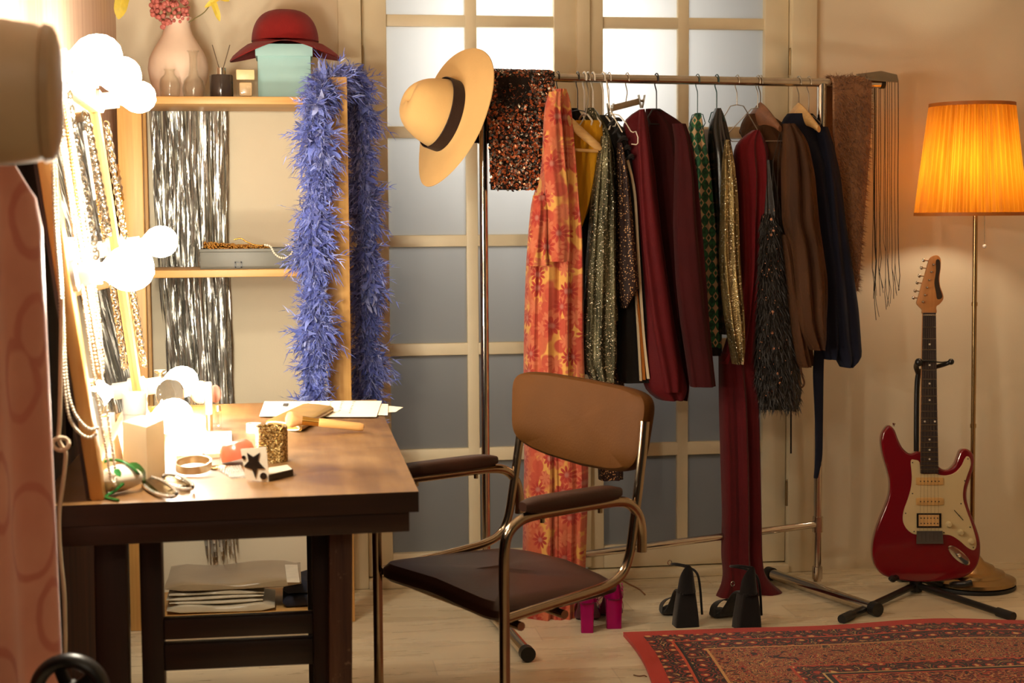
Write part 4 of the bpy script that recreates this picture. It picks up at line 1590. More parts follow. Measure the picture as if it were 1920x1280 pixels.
def wire_hanger(px, ang, ln, drop, neck, mat, label, r=0.0016, bar=True, kind='wire_hanger'):
    P = rail_pt(px)
    h = rn * cos(radians(ang)) + ru * sin(radians(ang))
    root = thing(kind, label, 'hanger', P - A3(0, 0, neck), HG)
    ap = P - A3(0, 0, neck)
    MB().tube(smoothpath(hook_pts(P, neck), 4), r, 7).build('hook', mat, root)
    a, b = ap + h * ln - A3(0, 0, drop), ap - h * ln - A3(0, 0, drop)
    a1, b1 = ap + h * ln * 0.93 - A3(0, 0, drop * 0.86), ap - h * ln * 0.93 - A3(0, 0, drop * 0.86)
    pts = [ap, ap + h * 0.02 - A3(0, 0, 0.004), a1, a, a - h * 0.012 - A3(0, 0, 0.018)]
    pt2 = [ap, ap - h * 0.02 - A3(0, 0, 0.004), b1, b, b + h * 0.012 - A3(0, 0, 0.018)]
    MB().tube(pts, r, 7).tube(pt2, r, 7).tube([pts[-1], pt2[-1]], r, 7).build('shoulders', mat, root)
    return root


def wood_hanger(px, ang, ln, drop, neck, mat, label, knob=0.02):
    P = rail_pt(px)
    h = rn * cos(radians(ang)) + ru * sin(radians(ang))
    ap = P - A3(0, 0, neck)
    root = thing('wooden_hanger', label, 'hanger', ap, HG)
    MB().tube(smoothpath(hook_pts(P, neck + 0.005), 4), 0.0019, 8).build('hook', m_wires, root)
    mb = MB()
    rings = []
    for k in range(25):
        s = -1 + 2 * k / 24
        c = ap + h * ln * s - A3(0, 0, 0.014 + drop * abs(s) ** 1.5)
        hz = knob * (1 - abs(s)) ** 1.2 * 0.9 + 0.010
        wd = np.cross(h, A3(0, 0, 1)) * 0.008
        rings.append([c + wd * cos(t) + A3(0, 0, 1) * hz * sin(t) for t in [2 * pi * q / 14 for q in range(14)]])
    mb.loft(rings, True, True, True)
    mb.build('shoulders', mat, root)
    return root


wire_hanger(1046, 8, 0.06, 0.03, 0.060, m_wire, 'dark wire hanger under the orange floral dress')
wire_hanger(1083, 60, 0.045, 0.03, 0.095, m_wire, 'blue black wire hanger just past the floral dress')
wire_hanger(1096, 8, 0.05, 0.025, 0.105, m_plas, 'first white plastic hanger, thick hook next to the dark wire one', 0.0030, True, 'plastic_hanger')
wire_hanger(1112, 8, 0.05, 0.025, 0.110, m_plas, 'second white plastic hanger holding the sparkly silver blouse', 0.0024, True, 'plastic_hanger')
wire_hanger(1131, 8, 0.05, 0.025, 0.110, m_plas, 'third white plastic hanger holding the black ruffled top', 0.0024, True, 'plastic_hanger')
wire_hanger(1142, 8, 0.05, 0.025, 0.100, m_plas, 'white hanger with twisted neck beside the trouser clip hanger', 0.0018, True, 'plastic_hanger')
wire_hanger(1231, 120, 0.042, 0.028, 0.088, m_wire, 'dark wire hanger holding the maroon jacket', 0.0021)
wire_hanger(1308, 30, 0.03, 0.03, 0.100, m_wireg, 'thin green wire hanger of the green patterned dress', 0.0015)
wire_hanger(1344, 30, 0.03, 0.03, 0.092, m_wireg, 'dark green wire hanger of the shiny black jacket', 0.0019)
wire_hanger(1382, 72, 0.066, 0.085, 0.072, m_wires, 'thin silver wire hanger over the bright red dress', 0.0016)
wire_hanger(1421, 70, 0.092, 0.085, 0.080, m_wires, 'thin silver wire hanger crossing before the brown wooden one', 0.0016)
wire_hanger(1517, 10, 0.06, 0.03, 0.10, m_wires, 'thin silver wire hanger close behind the pale wooden one', 0.0015)
wood_hanger(1426, 20, 0.085, 0.05, 0.085, m_hdark, 'brown wooden hanger under the sheer brown blouse', 0.03)
wood_hanger(1498, 20, 0.085, 0.05, 0.085, m_hwood, 'pale wooden hanger inside the navy jacket', 0.03)

# clip hanger for the crimson trousers
P = rail_pt(1176)
ch = thing('clip_hanger', 'beige trouser hanger with metal clips gripping the crimson trousers', 'hanger', P - A3(0, 0, 0.09), HG)
q0, q1 = pR(1147, 203, 0.05), pR(1198, 190, -0.05)
mid = (q0 + q1) / 2
hp_ = hook_pts(P, 0.05)
MB().tube(smoothpath(hp_[:-1] + [A3(mid[0], mid[1], mid[2] + 0.012) * 0.5 + hp_[-1] * 0.5, mid], 4), 0.0017, 8).build('hook', m_wires, ch)
MB().beam(q0, q1, 0.019, 0.005, (0, 0, 1), 0.0015).build('bar', plain('beige_bar', (176, 156, 126), 0.4), ch)
for p in (pR(1144, 205, 0.055), pR(1203, 189, -0.055)):
    c_ = MB()
    for s in (-1, 1):
        c_.beam(p + ru * s * 0.010 + A3(0, 0, 0.018), p + ru * s * 0.002 - A3(0, 0, 0.022), 0.014, 0.0025, rn, 0.0008)
    c_.tube([p - ru * 0.006, p + ru * 0.006], 0.004, 10)
    c_.build('clip', m_wires, ch)
# notched white hanger arm sticking out over the crimson cloth
nh = thing('plastic_hanger', 'thin white hanger with a notched end over the crimson trousers', 'hanger', pR(1170, 240, 0.13), HG)
MB().tube([rail_pt(1136) + rn * 0.0 + A3(0, 0, 0.018), rail_pt(1138, 0.02) - A3(0, 0, 0.02), pR(1141, 190, 0.06), pR(1147, 213, 0.12)], 0.0017, 7).build('hook', m_plas, nh)
MB().tube([pR(x, y, o) for x, y, o in ((1147, 213, 0.12), (1157, 230, 0.13), (1167, 248, 0.135))], 0.0017, 7).tube([pR(x, y, 0.13) for x, y in ((1147, 213), (1161, 216), (1174, 231), (1183, 246), (1187, 248), (1192, 246), (1196, 257), (1196, 268), (1193, 271), (1184, 270))], 0.0017, 7).build('shoulders', m_plas, nh)

# pine hanger inside the yellow top
P = rail_pt(1103)
yh = thing('wooden_hanger', 'bare pine hanger with cross bar inside the yellow top', 'hanger', pR(1100, 260, 0.08), HG)
MB().tube(smoothpath(hook_pts(P, 0.06) + [pR(1098, 215, 0.03), pR(1085, 238, 0.08)], 4), 0.0019, 8).build('hook', m_wires, yh)
mb = MB()
rings = []
for k in range(13):
    t = k / 12
    c_ = pR(1060 + 66 * t, 222 + 58 * t, 0.085)
    d = unit(pR(1126, 280, 0.085) - pR(1060, 222, 0.085))
    pz = unit(np.cross(d, rn))
    rings.append([c_ + pz * (0.0155 - 0.004 * t) * sin(a) * (1 if k < 12 else 0.5) + rn * 0.009 * cos(a) for a in [2 * pi * q / 14 for q in range(14)]])
mb.loft(rings, True, True, True)
mb.build('shoulders', m_hwood, yh)
MB().tube([pR(1076, 281, 0.085), pR(1121, 283, 0.085)], 0.005, 10).build('bar', m_hwood, yh)


# ------------------------------------------------------------------ garments
def gloft(mb, rows, off, dep, nf=5, fa=0.006, seed=0, nsec=84, nlev=46, smooth=2, power=0.6, top=0.45, mi=0, flare=0.0):
    rows = sorted(rows, key=lambda r_: r_[0])
    ys = np.array([r_[0] for r_ in rows], float)
    Ls = np.array([r_[1] for r_ in rows], float)
    Rs = np.array([r_[2] for r_ in rows], float)
    yy = np.linspace(ys[0], ys[-1], nlev)
    l, r_ = np.interp(yy, ys, Ls), np.interp(yy, ys, Rs)
    for _ in range(smooth):
        l[1:-1] = (l[:-2] + 2 * l[1:-1] + l[2:]) / 4
        r_[1:-1] = (r_[:-2] + 2 * r_[1:-1] + r_[2:]) / 4
    rr = random.Random(seed)
    ph = rr.uniform(0, 6.28)
    ph2 = rr.uniform(0, 6.28)
    rings = []
    for k in range(nlev):
        a, b = pR(l[k], yy[k], off), pR(r_[k], yy[k], off)
        c = (a + b) / 2
        hw = np.linalg.norm(b - a) / 2
        t = k / (nlev - 1)
        dk = dep * min(1.0, top + (1 - top) * t * 5) * (1 + flare * t)
        f = fa * min(1, 0.2 + t * 4)
        ring = []
        for q in range(nsec):
            th = 2 * pi * q / nsec
            s, cs = cos(th), sin(th)
            d = dk * (abs(cs) ** power) * (1 if cs > 0 else -1)
            fold = f * (sin(nf * pi * s * 0.5 + ph + 1.2 * sin(2.1 * t + ph2)) + 0.45 * sin(nf * 1.7 * pi * s * 0.5 + ph2 - 2.3 * t + 0.7 * sin(5 * t + ph)))
            ring.append(c + ru * (hw * s) + rn * (d + fold * abs(cs) ** 0.4))
        rings.append(ring)
    mb.loft(rings, True, True, True, True, mi)
    return mb


def floral_mat():
    t = NT('orange_floral')
    co = t.coord()
    x, y, z = t.sep(co)
    wob = t.noise(co, 14.0, 2.0)
    u = t.math('ADD', t.math('ADD', t.math('MULTIPLY', x, 0.97), t.math('MULTIPLY', y, -0.6)), t.math('MULTIPLY', wob.outputs[0], 0.012))
    p = t.comb(u, t.math('ADD', z, t.math('MULTIPLY', wob.outputs[0], 0.01)), 0.0)
    masks = []
    for sc_, petals, rad, loc in ((13.5, 9.0, 0.40, (0, 0, 0)), (17.0, 7.0, 0.44, (0.37, 0.21, 0)), (9.5, 3.0, 0.46, (0.11, 0.63, 0))):
        q = t.mapping(p, (sc_, sc_, 1), (0, 0, 0.4), loc)
        v = t.vor(q, 1.0, 'F1', 0.75, '2D')
        dx = t.new('ShaderNodeVectorMath', operation='SUBTRACT')
        t.put(dx.inputs[0], q)
        t.put(dx.inputs[1], v.outputs['Position'])
        ax, ay, az = t.sep(dx.outputs[0])
        ang = t.math('ARCTAN2', ay, ax)
        pet = t.math('ABSOLUTE', t.math('COSINE', t.math('MULTIPLY', ang, petals / 2)))
        lim = t.math('MULTIPLY', t.math('ADD', t.math('MULTIPLY', t.math('POWER', pet, 0.7), 0.75), 0.25), rad)
        m = t.math('SUBTRACT', lim, v.outputs['Distance'])
        masks.append((t.math('MULTIPLY', m, 18.0, clamp=True), v.outputs['Distance']))
    blob = t.noise(t.mapping(p, (16, 11, 1), (0, 0, 0.7)), 1.0, 1.5)
    ground = t.ramp(blob.outputs[0], [(0.46, (222, 164, 84)), (0.50, (198, 98, 66))], 'LINEAR')
    col = t.mix(masks[2][0], ground, lin((188, 80, 58)))
    col = t.mix(masks[1][0], col, lin((206, 114, 80)))
    col = t.mix(masks[0][0], col, t.ramp(masks[0][1], [(0.05, (186, 116, 100)), (0.14, (168, 54, 44)), (0.4, (186, 70, 52))]))
    fine = t.noise(co, 120.0, 3.0)
    col = t.mix(0.12, col, fine.outputs[0], 'OVERLAY')
    t.set(color=col, rough=0.8, sheen=0.2, spec=0.3)
    t.bump(t.noise(t.mapping(co, (10, 10, 2)), 3.0, 3.0).outputs[0], 0.25, 0.012)
    return t.m


def lame_mat(name, dark, light, sparkle, scale=900.0):
    t = NT(name)
    co = t.coord()
    v = t.vor(co, scale)
    n1 = t.noise(t.mapping(co, (60, 60, 4)), 1.0, 3.0)
    col = t.ramp(n1.outputs[0], [(0.35, dark), (0.7, light)])
    sp = t.math('GREATER_THAN', t.sep(v.outputs['Color'])[0], 0.93)
    col = t.mix(sp, col, lin(sparkle))
    t.set(color=col, metal=0.75, rough=t.mix(sp, (0.42, 0.42, 0.42, 1), (0.2, 0.2, 0.2, 1)))
    t.bump(t.math('ADD', v.outputs['Distance'], n1.outputs[0]), 0.5, 0.004)
    return t.m


def dots_mat():
    t = NT('brown_dotted')
    co = t.coord()
    v = t.vor(co, 150.0, 'F1', 0.85)
    r_ = t.sep(v.outputs['Color'])[1]
    m = t.math('LESS_THAN', v.outputs['Distance'], t.math('ADD', 0.20, t.math('MULTIPLY', r_, 0.17)))
    t.set(color=t.mix(m, lin((40, 13, 8)), lin((226, 176, 120))), rough=0.7)
    return t.m


def geo_mat():
    t = NT('green_lattice_print')
    co = t.coord()
    x, y, z = t.sep(co)
    cell = 0.036
    a = t.math('MULTIPLY', t.math('ADD', t.math('MULTIPLY', x, 0.97), t.math('MULTIPLY', y, -0.3)), 1 / (cell * 0.62))
    b = t.math('MULTIPLY', z, 1 / cell)
    p = t.math('ADD', a, b)
    q = t.math('SUBTRACT', a, b)
    fx = t.math('ABSOLUTE', t.math('SUBTRACT', t.math('FRACT', a), 0.5))
    fz_ = t.math('ABSOLUTE', t.math('SUBTRACT', t.math('FRACT', b), 0.5))
    star = t.math('LESS_THAN', t.math('ADD', t.math('POWER', fx, 0.62), t.math('POWER', fz_, 0.62)), 0.70)
    dia = t.math('ADD', fx, fz_)
    par = t.math('GREATER_THAN', t.math('FRACT', t.math('MULTIPLY', t.math('ADD', t.math('FLOOR', a), t.math('FLOOR', b)), 0.5)), 0.25)
    ring_ = t.math('MULTIPLY', t.math('LESS_THAN', dia, 0.40), t.math('GREATER_THAN', dia, 0.22))
    m = t.math('ADD', t.math('MULTIPLY', star, par), t.math('MULTIPLY', ring_, t.math('SUBTRACT', 1.0, par)), clamp=True)
    vein = t.noise(co, 90.0, 2.0)
    col = t.mix(m, t.ramp(vein.outputs[0], [(0.45, (22, 70, 44)), (0.55, (38, 104, 62))]), lin((200, 164, 122)))
    t.set(color=col, rough=0.75, sheen=0.15)
    t.bump(t.noise(t.mapping(co, (10, 10, 2)), 3.0, 3.0).outputs[0], 0.2, 0.012)
    return t.m


def sheer_mat():
    t = NT('sheer_brown')
    co = t.coord()
    nz = t.noise(t.mapping(co, (22, 22, 3)), 1.0, 3.0)
    t.set(color=t.ramp(nz.outputs[0], [(0.3, (66, 40, 22)), (0.7, (100, 64, 38))]), rough=0.7, sheen=0.03, spec=0.2)
    tr = t.new('ShaderNodeBsdfTransparent')
    tr.inputs[0].default_value = (0.60, 0.44, 0.32, 1)
    mx = t.new('ShaderNodeMixShader')
    mx.inputs[0].default_value = 0.32
    t.t.links.new(t.b.outputs[0], mx.inputs[1])
    t.t.links.new(tr.outputs[0], mx.inputs[2])
    t.t.links.new(mx.outputs[0], t.out.inputs[0])
    t.bump(nz.outputs[0], 0.3, 0.01)
    return t.m


GG = 'clothes on the rail'


def garment(name, label, cat, body, mat, off, dep, sleeves=(), extra=(), **kw):
    ctr = pR((body[0][1] + body[0][2]) / 2, body[-1][0], off)
    root = thing(name, label, cat, ctr, GG)
    gloft(MB(), body, off, dep, **kw).build('body', mat, root)
    for i, (rows, so, sd, smat, skw) in enumerate(sleeves):
        gloft(MB(), rows, so, sd, **skw).build('sleeve', smat or mat, root)
    return root


# orange floral dress
m_flor = floral_mat()
fd = garment('floral_dress', 'long orange and yellow floral dress hanging to the floor', 'dress',
             [(168, 1038, 1058), (176, 1026, 1066), (195, 1021, 1068), (300, 1017, 1075), (352, 1010, 1078), (372, 1000, 1080), (430, 994, 1088), (500, 989, 1090), (600, 986, 1091), (690, 985, 1093), (800, 986, 1096), (870, 987, 1100), (950, 985, 1098), (1060, 984, 1094), (1120, 983, 1091), (1172, 981, 1088)],
             m_flor, 0.05, 0.075, nf=7, fa=0.011, seed=2, nlev=80, top=0.5)
gloft(MB(), [(172, 1030, 1052), (200, 1022, 1050), (300, 1018, 1058), (380, 1024, 1066), (470, 1026, 1068), (490, 1028, 1066)], 0.125, 0.022, nf=3, fa=0.004, seed=4, nlev=30).build('front_panel', m_flor, fd)
gloft(MB(), [(366, 1000, 1024), (420, 994, 1024), (470, 990, 1024), (498, 989, 1026)], 0.118, 0.026, nf=3, fa=0.004, seed=5, nlev=22).build('cap_sleeve', m_flor, fd)
gloft(MB(), [(700, 1030, 1092), (900, 1034, 1098), (1060, 1034, 1092), (1192, 1032, 1086)], 0.10, 0.03, nf=5, fa=0.006, seed=9, nlev=40).build('skirt_fold', m_flor, fd)

# yellow top
m_yel = cloth('mustard_jersey', (206, 146, 20), 0.85, 0.10)
garment('jersey_blouse', 'mustard yellow top on a bare pine hanger', 'top',
        [(226, 1078, 1126), (240, 1070, 1129), (282, 1066, 1131), (330, 1066, 1124), (380, 1070, 1108), (425, 1074, 1088)], m_yel, 0.02, 0.035, nf=4, fa=0.005, seed=6, nlev=34, top=0.7)
garment('lace_camisole', 'black lace garment behind the yellow top', 'top',
        [(203, 1066, 1082), (212, 1062, 1094), (228, 1062, 1100), (420, 1074, 1112), (560, 1082, 1110), (700, 1084, 1112)], cloth('black_lace', (24, 20, 18), 0.8, 0.3, 500), -0.05, 0.03, nf=3, fa=0.005, seed=16, nlev=30)
# silver lame blouse
m_lame = lame_mat('silver_lame', (46, 44, 30), (128, 122, 92), (255, 248, 220), 380.0)
garment('lame_blouse', 'glittering silver green blouse with long gathered sleeve', 'blouse',
        [(203, 1098, 1112), (215, 1092, 1122), (240, 1110, 1138), (300, 1120, 1148), (380, 1108, 1152), (500, 1100, 1154), (600, 1098, 1156)], m_lame, 0.0, 0.05, nf=5, fa=0.006, seed=7,
        sleeves=[([(255, 1128, 1142), (300, 1120, 1145), (370, 1110, 1150), (440, 1104, 1151), (520, 1099, 1153), (600, 1094, 1154), (660, 1091, 1156), (690, 1093, 1156), (702, 1106, 1146), (716, 1108, 1152)], 0.075, 0.032, None, dict(nf=5, fa=0.006, seed=8))])
# black ruffled top
m_blk2 = cloth('black_satin', (22, 17, 15), 0.45, 0.2, 200, 0.1)
rt = garment('ruffled_blouse', 'black gathered top with ruffled shoulder', 'top',
             [(216, 1120, 1142), (226, 1120, 1160), (250, 1130, 1172), (300, 1150, 1186), (420, 1152, 1180), (560, 1152, 1172)], m_blk2, 0.0, 0.04, nf=4, fa=0.004, seed=21, nlev=30)
rf = MB()
for k in range(5):
    t = k / 4
    a = pR(1140 + 34 * t, 232 + 16 * k * 1.0, 0.055)
    b = pR(1166 + 22 * t, 224 + 18 * k * 1.0, 0.04)
    rf.tube(smoothpath([a - A3(0, 0, 0.006), (a + b) / 2 + A3(0, 0, 0.006) + rn * 0.012, b - A3(0, 0, 0.004)], 5), [0.002 + 0.0045 * sin(pi * q / 10) for q in range(11)], 8)
rf.build('ruffles', m_blk2, rt)
# dotted brown dress
m_dot = dots_mat()
garment('dotted_dress', 'dark brown dress with small cream dots', 'dress',
        [(268, 1152, 1166), (300, 1150, 1172), (420, 1146, 1176), (560, 1136, 1172), (700, 1128, 1168), (840, 1122, 1166), (898, 1124, 1166)], m_dot, -0.05, 0.035, nf=4, fa=0.005, seed=22, nlev=40,
        sleeves=[([(268, 1158, 1166), (300, 1156, 1172), (380, 1156, 1182), (460, 1157, 1190), (520, 1156, 1196), (542, 1157, 1198), (556, 1160, 1186), (577, 1166, 1172)], 0.055, 0.024, None, dict(nf=3, fa=0.004, seed=23))])
# striped black trousers
m_str = cloth('black_jersey', (24, 20, 17), 0.7, 0.2)
stt = garment('striped_trousers', 'black trousers with white and ochre side stripes', 'trousers',
              [(262, 1164, 1178), (290, 1166, 1186), (400, 1168, 1206), (500, 1164, 1218), (600, 1160, 1228), (700, 1156, 1241), (716, 1166, 1236)], m_str, 0.0, 0.035, nf=3, fa=0.004, seed=24)
for (pts, wd, c_, nm) in (([(1168, 300), (1181, 380), (1189, 470), (1194, 570), (1198, 640), (1202, 714)], 3.4, (232, 212, 176), 'white_stripe'),
                          ([(1163, 310), (1178, 400), (1188, 500), (1199, 600), (1204, 650), (1208, 712)], 5.0, (178, 104, 36), 'ochre_stripe'),
                          ([(1176, 296), (1190, 360), (1197, 470), (1203, 570), (1208, 640), (1216, 710)], 4.4, (232, 212, 176), 'white_stripe')):
    sm = MB()
    pp_ = [np.array(p_) for p_ in smoothpath([A3(x, y, 0) for x, y in pts], 6)]
    Pa = [pR(p_[0] - wd / 2, p_[1], 0.047) for p_ in pp_]
    Pb = [pR(p_[0] + wd / 2, p_[1], 0.047) for p_ in pp_]
    sm.loft([[a, b, b - rn * 0.006, a - rn * 0.006] for a, b in zip(Pa, Pb)], True, True, True, False)
    sm.build(nm, cloth(nm, c_, 0.7, 0.06), stt)
# crimson trousers
m_crim = cloth('crimson_twill', (84, 5, 12), 0.75, 0.12)
garment('crimson_trousers', 'crimson trousers clipped to the beige hanger', 'trousers',
        [(205, 1200, 1207), (212, 1182, 1210), (232, 1168, 1213), (300, 1180, 1220), (450, 1196, 1236), (600, 1206, 1258), (690, 1206, 1276), (735, 1214, 1286), (748, 1236, 1276)], m_crim, 0.01, 0.055, nf=3, fa=0.006, seed=25, nlev=60, top=0.3,
        sleeves=[([(207, 1199, 1207), (260, 1195, 1215), (340, 1198, 1222), (460, 1206, 1238), (600, 1222, 1258), (700, 1240, 1272), (735, 1246, 1272)], 0.065, 0.018, None, dict(nf=2, fa=0.003, seed=26))])
# maroon jacket
m_mar = cloth('maroon_wool', (54, 4, 6), 0.9, 0.15)
garment('maroon_jacket', 'dark maroon jacket with stand collar and long sleeve', 'jacket',
        [(204, 1212, 1236), (212, 1211, 1246), (226, 1213, 1276), (245, 1214, 1288), (300, 1216, 1298), (420, 1222, 1305), (560, 1230, 1296), (680, 1240, 1290), (738, 1250, 1286), (748, 1258, 1280)], m_mar, -0.03, 0.055, nf=4, fa=0.008, seed=27, nlev=60, top=0.35,
        sleeves=[([(232, 1262, 1284), (262, 1268, 1294), (330, 1268, 1304), (420, 1266, 1312), (520, 1270, 1321), (600, 1278, 1327), (680, 1290, 1335), (724, 1296, 1340)], 0.095, 0.035, None, dict(nf=3, fa=0.007, seed=28, top=0.6))])
# green lattice dress
m_geo = geo_mat()
garment('green_dress', 'green dress printed with pale lattice and stars', 'dress',
        [(212, 1304, 1313), (232, 1294, 1317), (260, 1290, 1319), (330, 1294, 1328), (430, 1290, 1338), (560, 1276, 1348), (640, 1268, 1350), (652, 1268, 1350)], m_geo, -0.03, 0.045, nf=4, fa=0.006, seed=29, top=0.3)
MB_h = MB()
gloft(MB_h, [(650, 1267, 1351), (666, 1269, 1349)], -0.03, 0.047, nf=4, fa=0.004, seed=29, nlev=6, top=1.0)
tag(MB_h.build('black_hem_skirt', cloth('black_hem', (26, 22, 20), 0.8)), 'black skirt hem peeking out below the green dress', 'skirt', GG)
# white top
garment('cotton_camisole', 'slim white top squeezed between green dress and black jacket', 'top',
        [(243, 1316, 1330), (260, 1316, 1336), (330, 1320, 1338), (420, 1328, 1344), (560, 1338, 1352)], cloth('white_cotton', (214, 206, 200), 0.8, 0.06), -0.045, 0.03, nf=2, fa=0.004, seed=30, nlev=24)
# black shiny jacket with gold sleeve
m_leath = plain('black_patent', (22, 19, 16), 0.26, var=0.3, bump=0.4, bscale=24)
m_goldl = lame_mat('gold_lame', (86, 66, 36), (206, 178, 118), (255, 240, 200), 260.0)
bj = garment('black_jacket', 'glossy black jacket with crinkled gold sleeve', 'jacket',
             [(203, 1342, 1350), (214, 1336, 1356), (240, 1330, 1362), (300, 1332, 1370), (420, 1340, 1378), (540, 1344, 1384), (625, 1346, 1382)], m_leath, 0.005, 0.05, nf=4, fa=0.006, seed=31, top=0.3,
             sleeves=[([(262, 1360, 1366), (300, 1355, 1374), (380, 1352, 1381), (470, 1350, 1384), (540, 1354, 1389), (600, 1361, 1394), (650, 1370, 1394), (682, 1376, 1391)], 0.06, 0.026, m_goldl, dict(nf=5, fa=0.006, seed=32))])
# bright red velvet dress
m_velv = cloth('red_velvet', (104, 3, 13), 0.8, 0.15, 200, 0.15)
m_velv2 = cloth('deep_red_velvet', (80, 3, 10), 0.85, 0.15, 200, 0.12)
rd = garment('red_dress', 'long red velvet dress trailing on the floor', 'dress',
             [(244, 1412, 1422), (262, 1384, 1434), (285, 1376, 1441), (360, 1378, 1438), (430, 1382, 1430), (500, 1386, 1424), (600, 1376, 1418), (680, 1350, 1416)], m_velv, 0.005, 0.035, nf=6, fa=0.007, seed=33, top=0.5)
gloft(MB(), [(660, 1350, 1412), (760, 1350, 1418), (860, 1353, 1420), (960, 1356, 1422), (1040, 1354, 1424), (1075, 1358, 1428), (1100, 1352, 1448), (1118, 1338, 1474), (1124, 1340, 1472)], 0.0, 0.05, nf=5, fa=0.011, seed=34, nlev=60, top=0.8).build('skirt', m_velv2, rd)
# dark fringed sequin dress
m_fr = plain('dark_fringe', (30, 22, 16), 0.5, var=0.5, scale=120, bump=0.5, bscale=300)
fdx = garment('fringe_dress', 'dark brown fringed dress with scattered sequins', 'dress',
              [(300, 1432, 1446), (380, 1428, 1456), (430, 1424, 1462), (520, 1420, 1474), (620, 1417, 1486), (700, 1416, 1498), (742, 1420, 1500), (765, 1428, 1494)], m_fr, 0.02, 0.04, nf=4, fa=0.006, seed=35, nlev=40, top=0.4)
fb = MB()
r = random.Random(35)
for i in range(4200):
    y = r.uniform(400, 762)
    l = interp([400, 430, 520, 620, 700, 765], [1428, 1424, 1420, 1416, 1414, 1422], y)
    q = interp([400, 430, 520, 620, 700, 765], [1458, 1462, 1475, 1487, 1500, 1498], y)
    x = r.uniform(l, q)
    s = (x - (l + q) / 2) / ((q - l) / 2)
    o = 0.02 + 0.042 * sqrt(max(0.02, 1 - s * s)) + 0.006
    p = pR(x, y, o)
    ln = r.uniform(0.020, 0.048)
    d = unit(A3(0, 0, -1) + ru * r.uniform(-0.6, 0.6) + rn * r.uniform(0, 0.55))
    sd = (ru + rn * r.uniform(-1, 1)) * 0.0011
    m_ = p + d * ln * 0.5 + rn * 0.002
    fb.add([p - sd, p + sd, m_ + sd, m_ - sd, p + d * ln], [(0, 1, 2, 3), (3, 2, 4)], True)
fb.build('fringe', m_fr, fdx)
sq = MB()
for i in range(90):
    y = r.uniform(390, 745)
    if i < 9:
        x, y = ((1446, 411), (1441, 505), (1449, 584), (1448, 624), (1450, 653), (1462, 718), (1450, 432), (1458, 700), (1446, 440))[i]
    else:
        x = r.uniform(interp([390, 745], [1430, 1422], y), interp([390, 745], [1456, 1490], y))
    p = pR(x, y, 0.078)
    n_ = unit(rn + ru * r.uniform(-0.5, 0.5) + A3(0, 0, r.uniform(-0.3, 0.7)))
    a = unit(np.cross(n_, A3(0, 0, 1)))
    b = np.cross(n_, a)
    rad = 0.0045 if i < 9 else 0.0016
    sq.add([p + (a * cos(t) + b * sin(t)) * rad for t in [2 * pi * k / 8 for k in range(8)]], [tuple(range(8))])
sq.build('sequin_pattern', metal('sequin_rose', (226, 170, 150), 0.12), fdx)
MB().tube([pR(1462, 250, 0.055), pR(1450, 300, 0.055), pR(1446, 400, 0.055)], 0.0012, 6).tube([pR(1466, 250, 0.055), pR(1459, 300, 0.055), pR(1457, 400, 0.055)], 0.0012, 6).build('straps', m_fr, fdx)
# sheer brown blouse
m_sheer = sheer_mat()
sbm = garment('sheer_blouse', 'see-through brown blouse with wide sleeve and loose tie', 'blouse',
              [(214, 1402, 1440), (225, 1392, 1462), (250, 1386, 1488), (300, 1420, 1500), (420, 1462, 1506), (560, 1476, 1512), (640, 1484, 1516), (684, 1500, 1518)], m_sheer, -0.03, 0.045, nf=5, fa=0.007, seed=36, nlev=50, top=0.5,
              sleeves=[([(232, 1468, 1488), (262, 1470, 1512), (330, 1468, 1526), (420, 1470, 1534), (460, 1484, 1540), (520, 1488, 1549), (560, 1490, 1550), (610, 1496, 1546), (640, 1508, 1546), (655, 1518, 1541)], 0.075, 0.04, None, dict(nf=4, fa=0.008, seed=37, top=0.6)),
                       ([(440, 1466, 1486), (520, 1474, 1494), (620, 1484, 1506), (680, 1494, 1517), (688, 1500, 1518)], 0.06, 0.022, None, dict(nf=3, fa=0.005, seed=38))])
MB().tube(smoothpath([pR(1500, 680, 0.06), pR(1503, 700, 0.06), pR(1508, 718, 0.06), pR(1502, 726, 0.06), pR(1497, 712, 0.06)], 6), 0.003, 7).build('tie', m_sheer, sbm)
MB().beam(pR(1483, 735, -0.02), pR(1483, 850, -0.02), 0.0055, 0.002, ru, 0.0005).build('ribbon', m_blk2, sbm)
# navy jacket
m_navy = cloth('navy_wool', (22, 24, 40), 0.9, 0.15)
nj = garment('navy_jacket', 'dark navy jacket with stand collar and long sleeve', 'jacket',
             [(213, 1478, 1522), (222, 1468, 1530), (240, 1464, 1546), (300, 1478, 1560), (420, 1500, 1568), (560, 1520, 1570), (650, 1530, 1568), (672, 1540, 1558)], m_navy, 0.0, 0.055, nf=3, fa=0.006, seed=39, nlev=50, top=0.4,
             sleeves=[([(238, 1528, 1550), (270, 1532, 1560), (330, 1536, 1572), (420, 1542, 1582), (500, 1548, 1594), (580, 1554, 1606), (650, 1562, 1611), (680, 1572, 1613), (688, 1580, 1592)], 0.03, 0.035, None, dict(nf=3, fa=0.005, seed=40, top=0.6))])
gloft(MB(), [(640, 1527, 1546), (700, 1524, 1544), (780, 1528, 1543), (860, 1529, 1542), (896, 1526, 1533)], 0.02, 0.006, nf=1, fa=0.001, seed=41, nlev=24, nsec=24).build('belt', m_navy, nj)


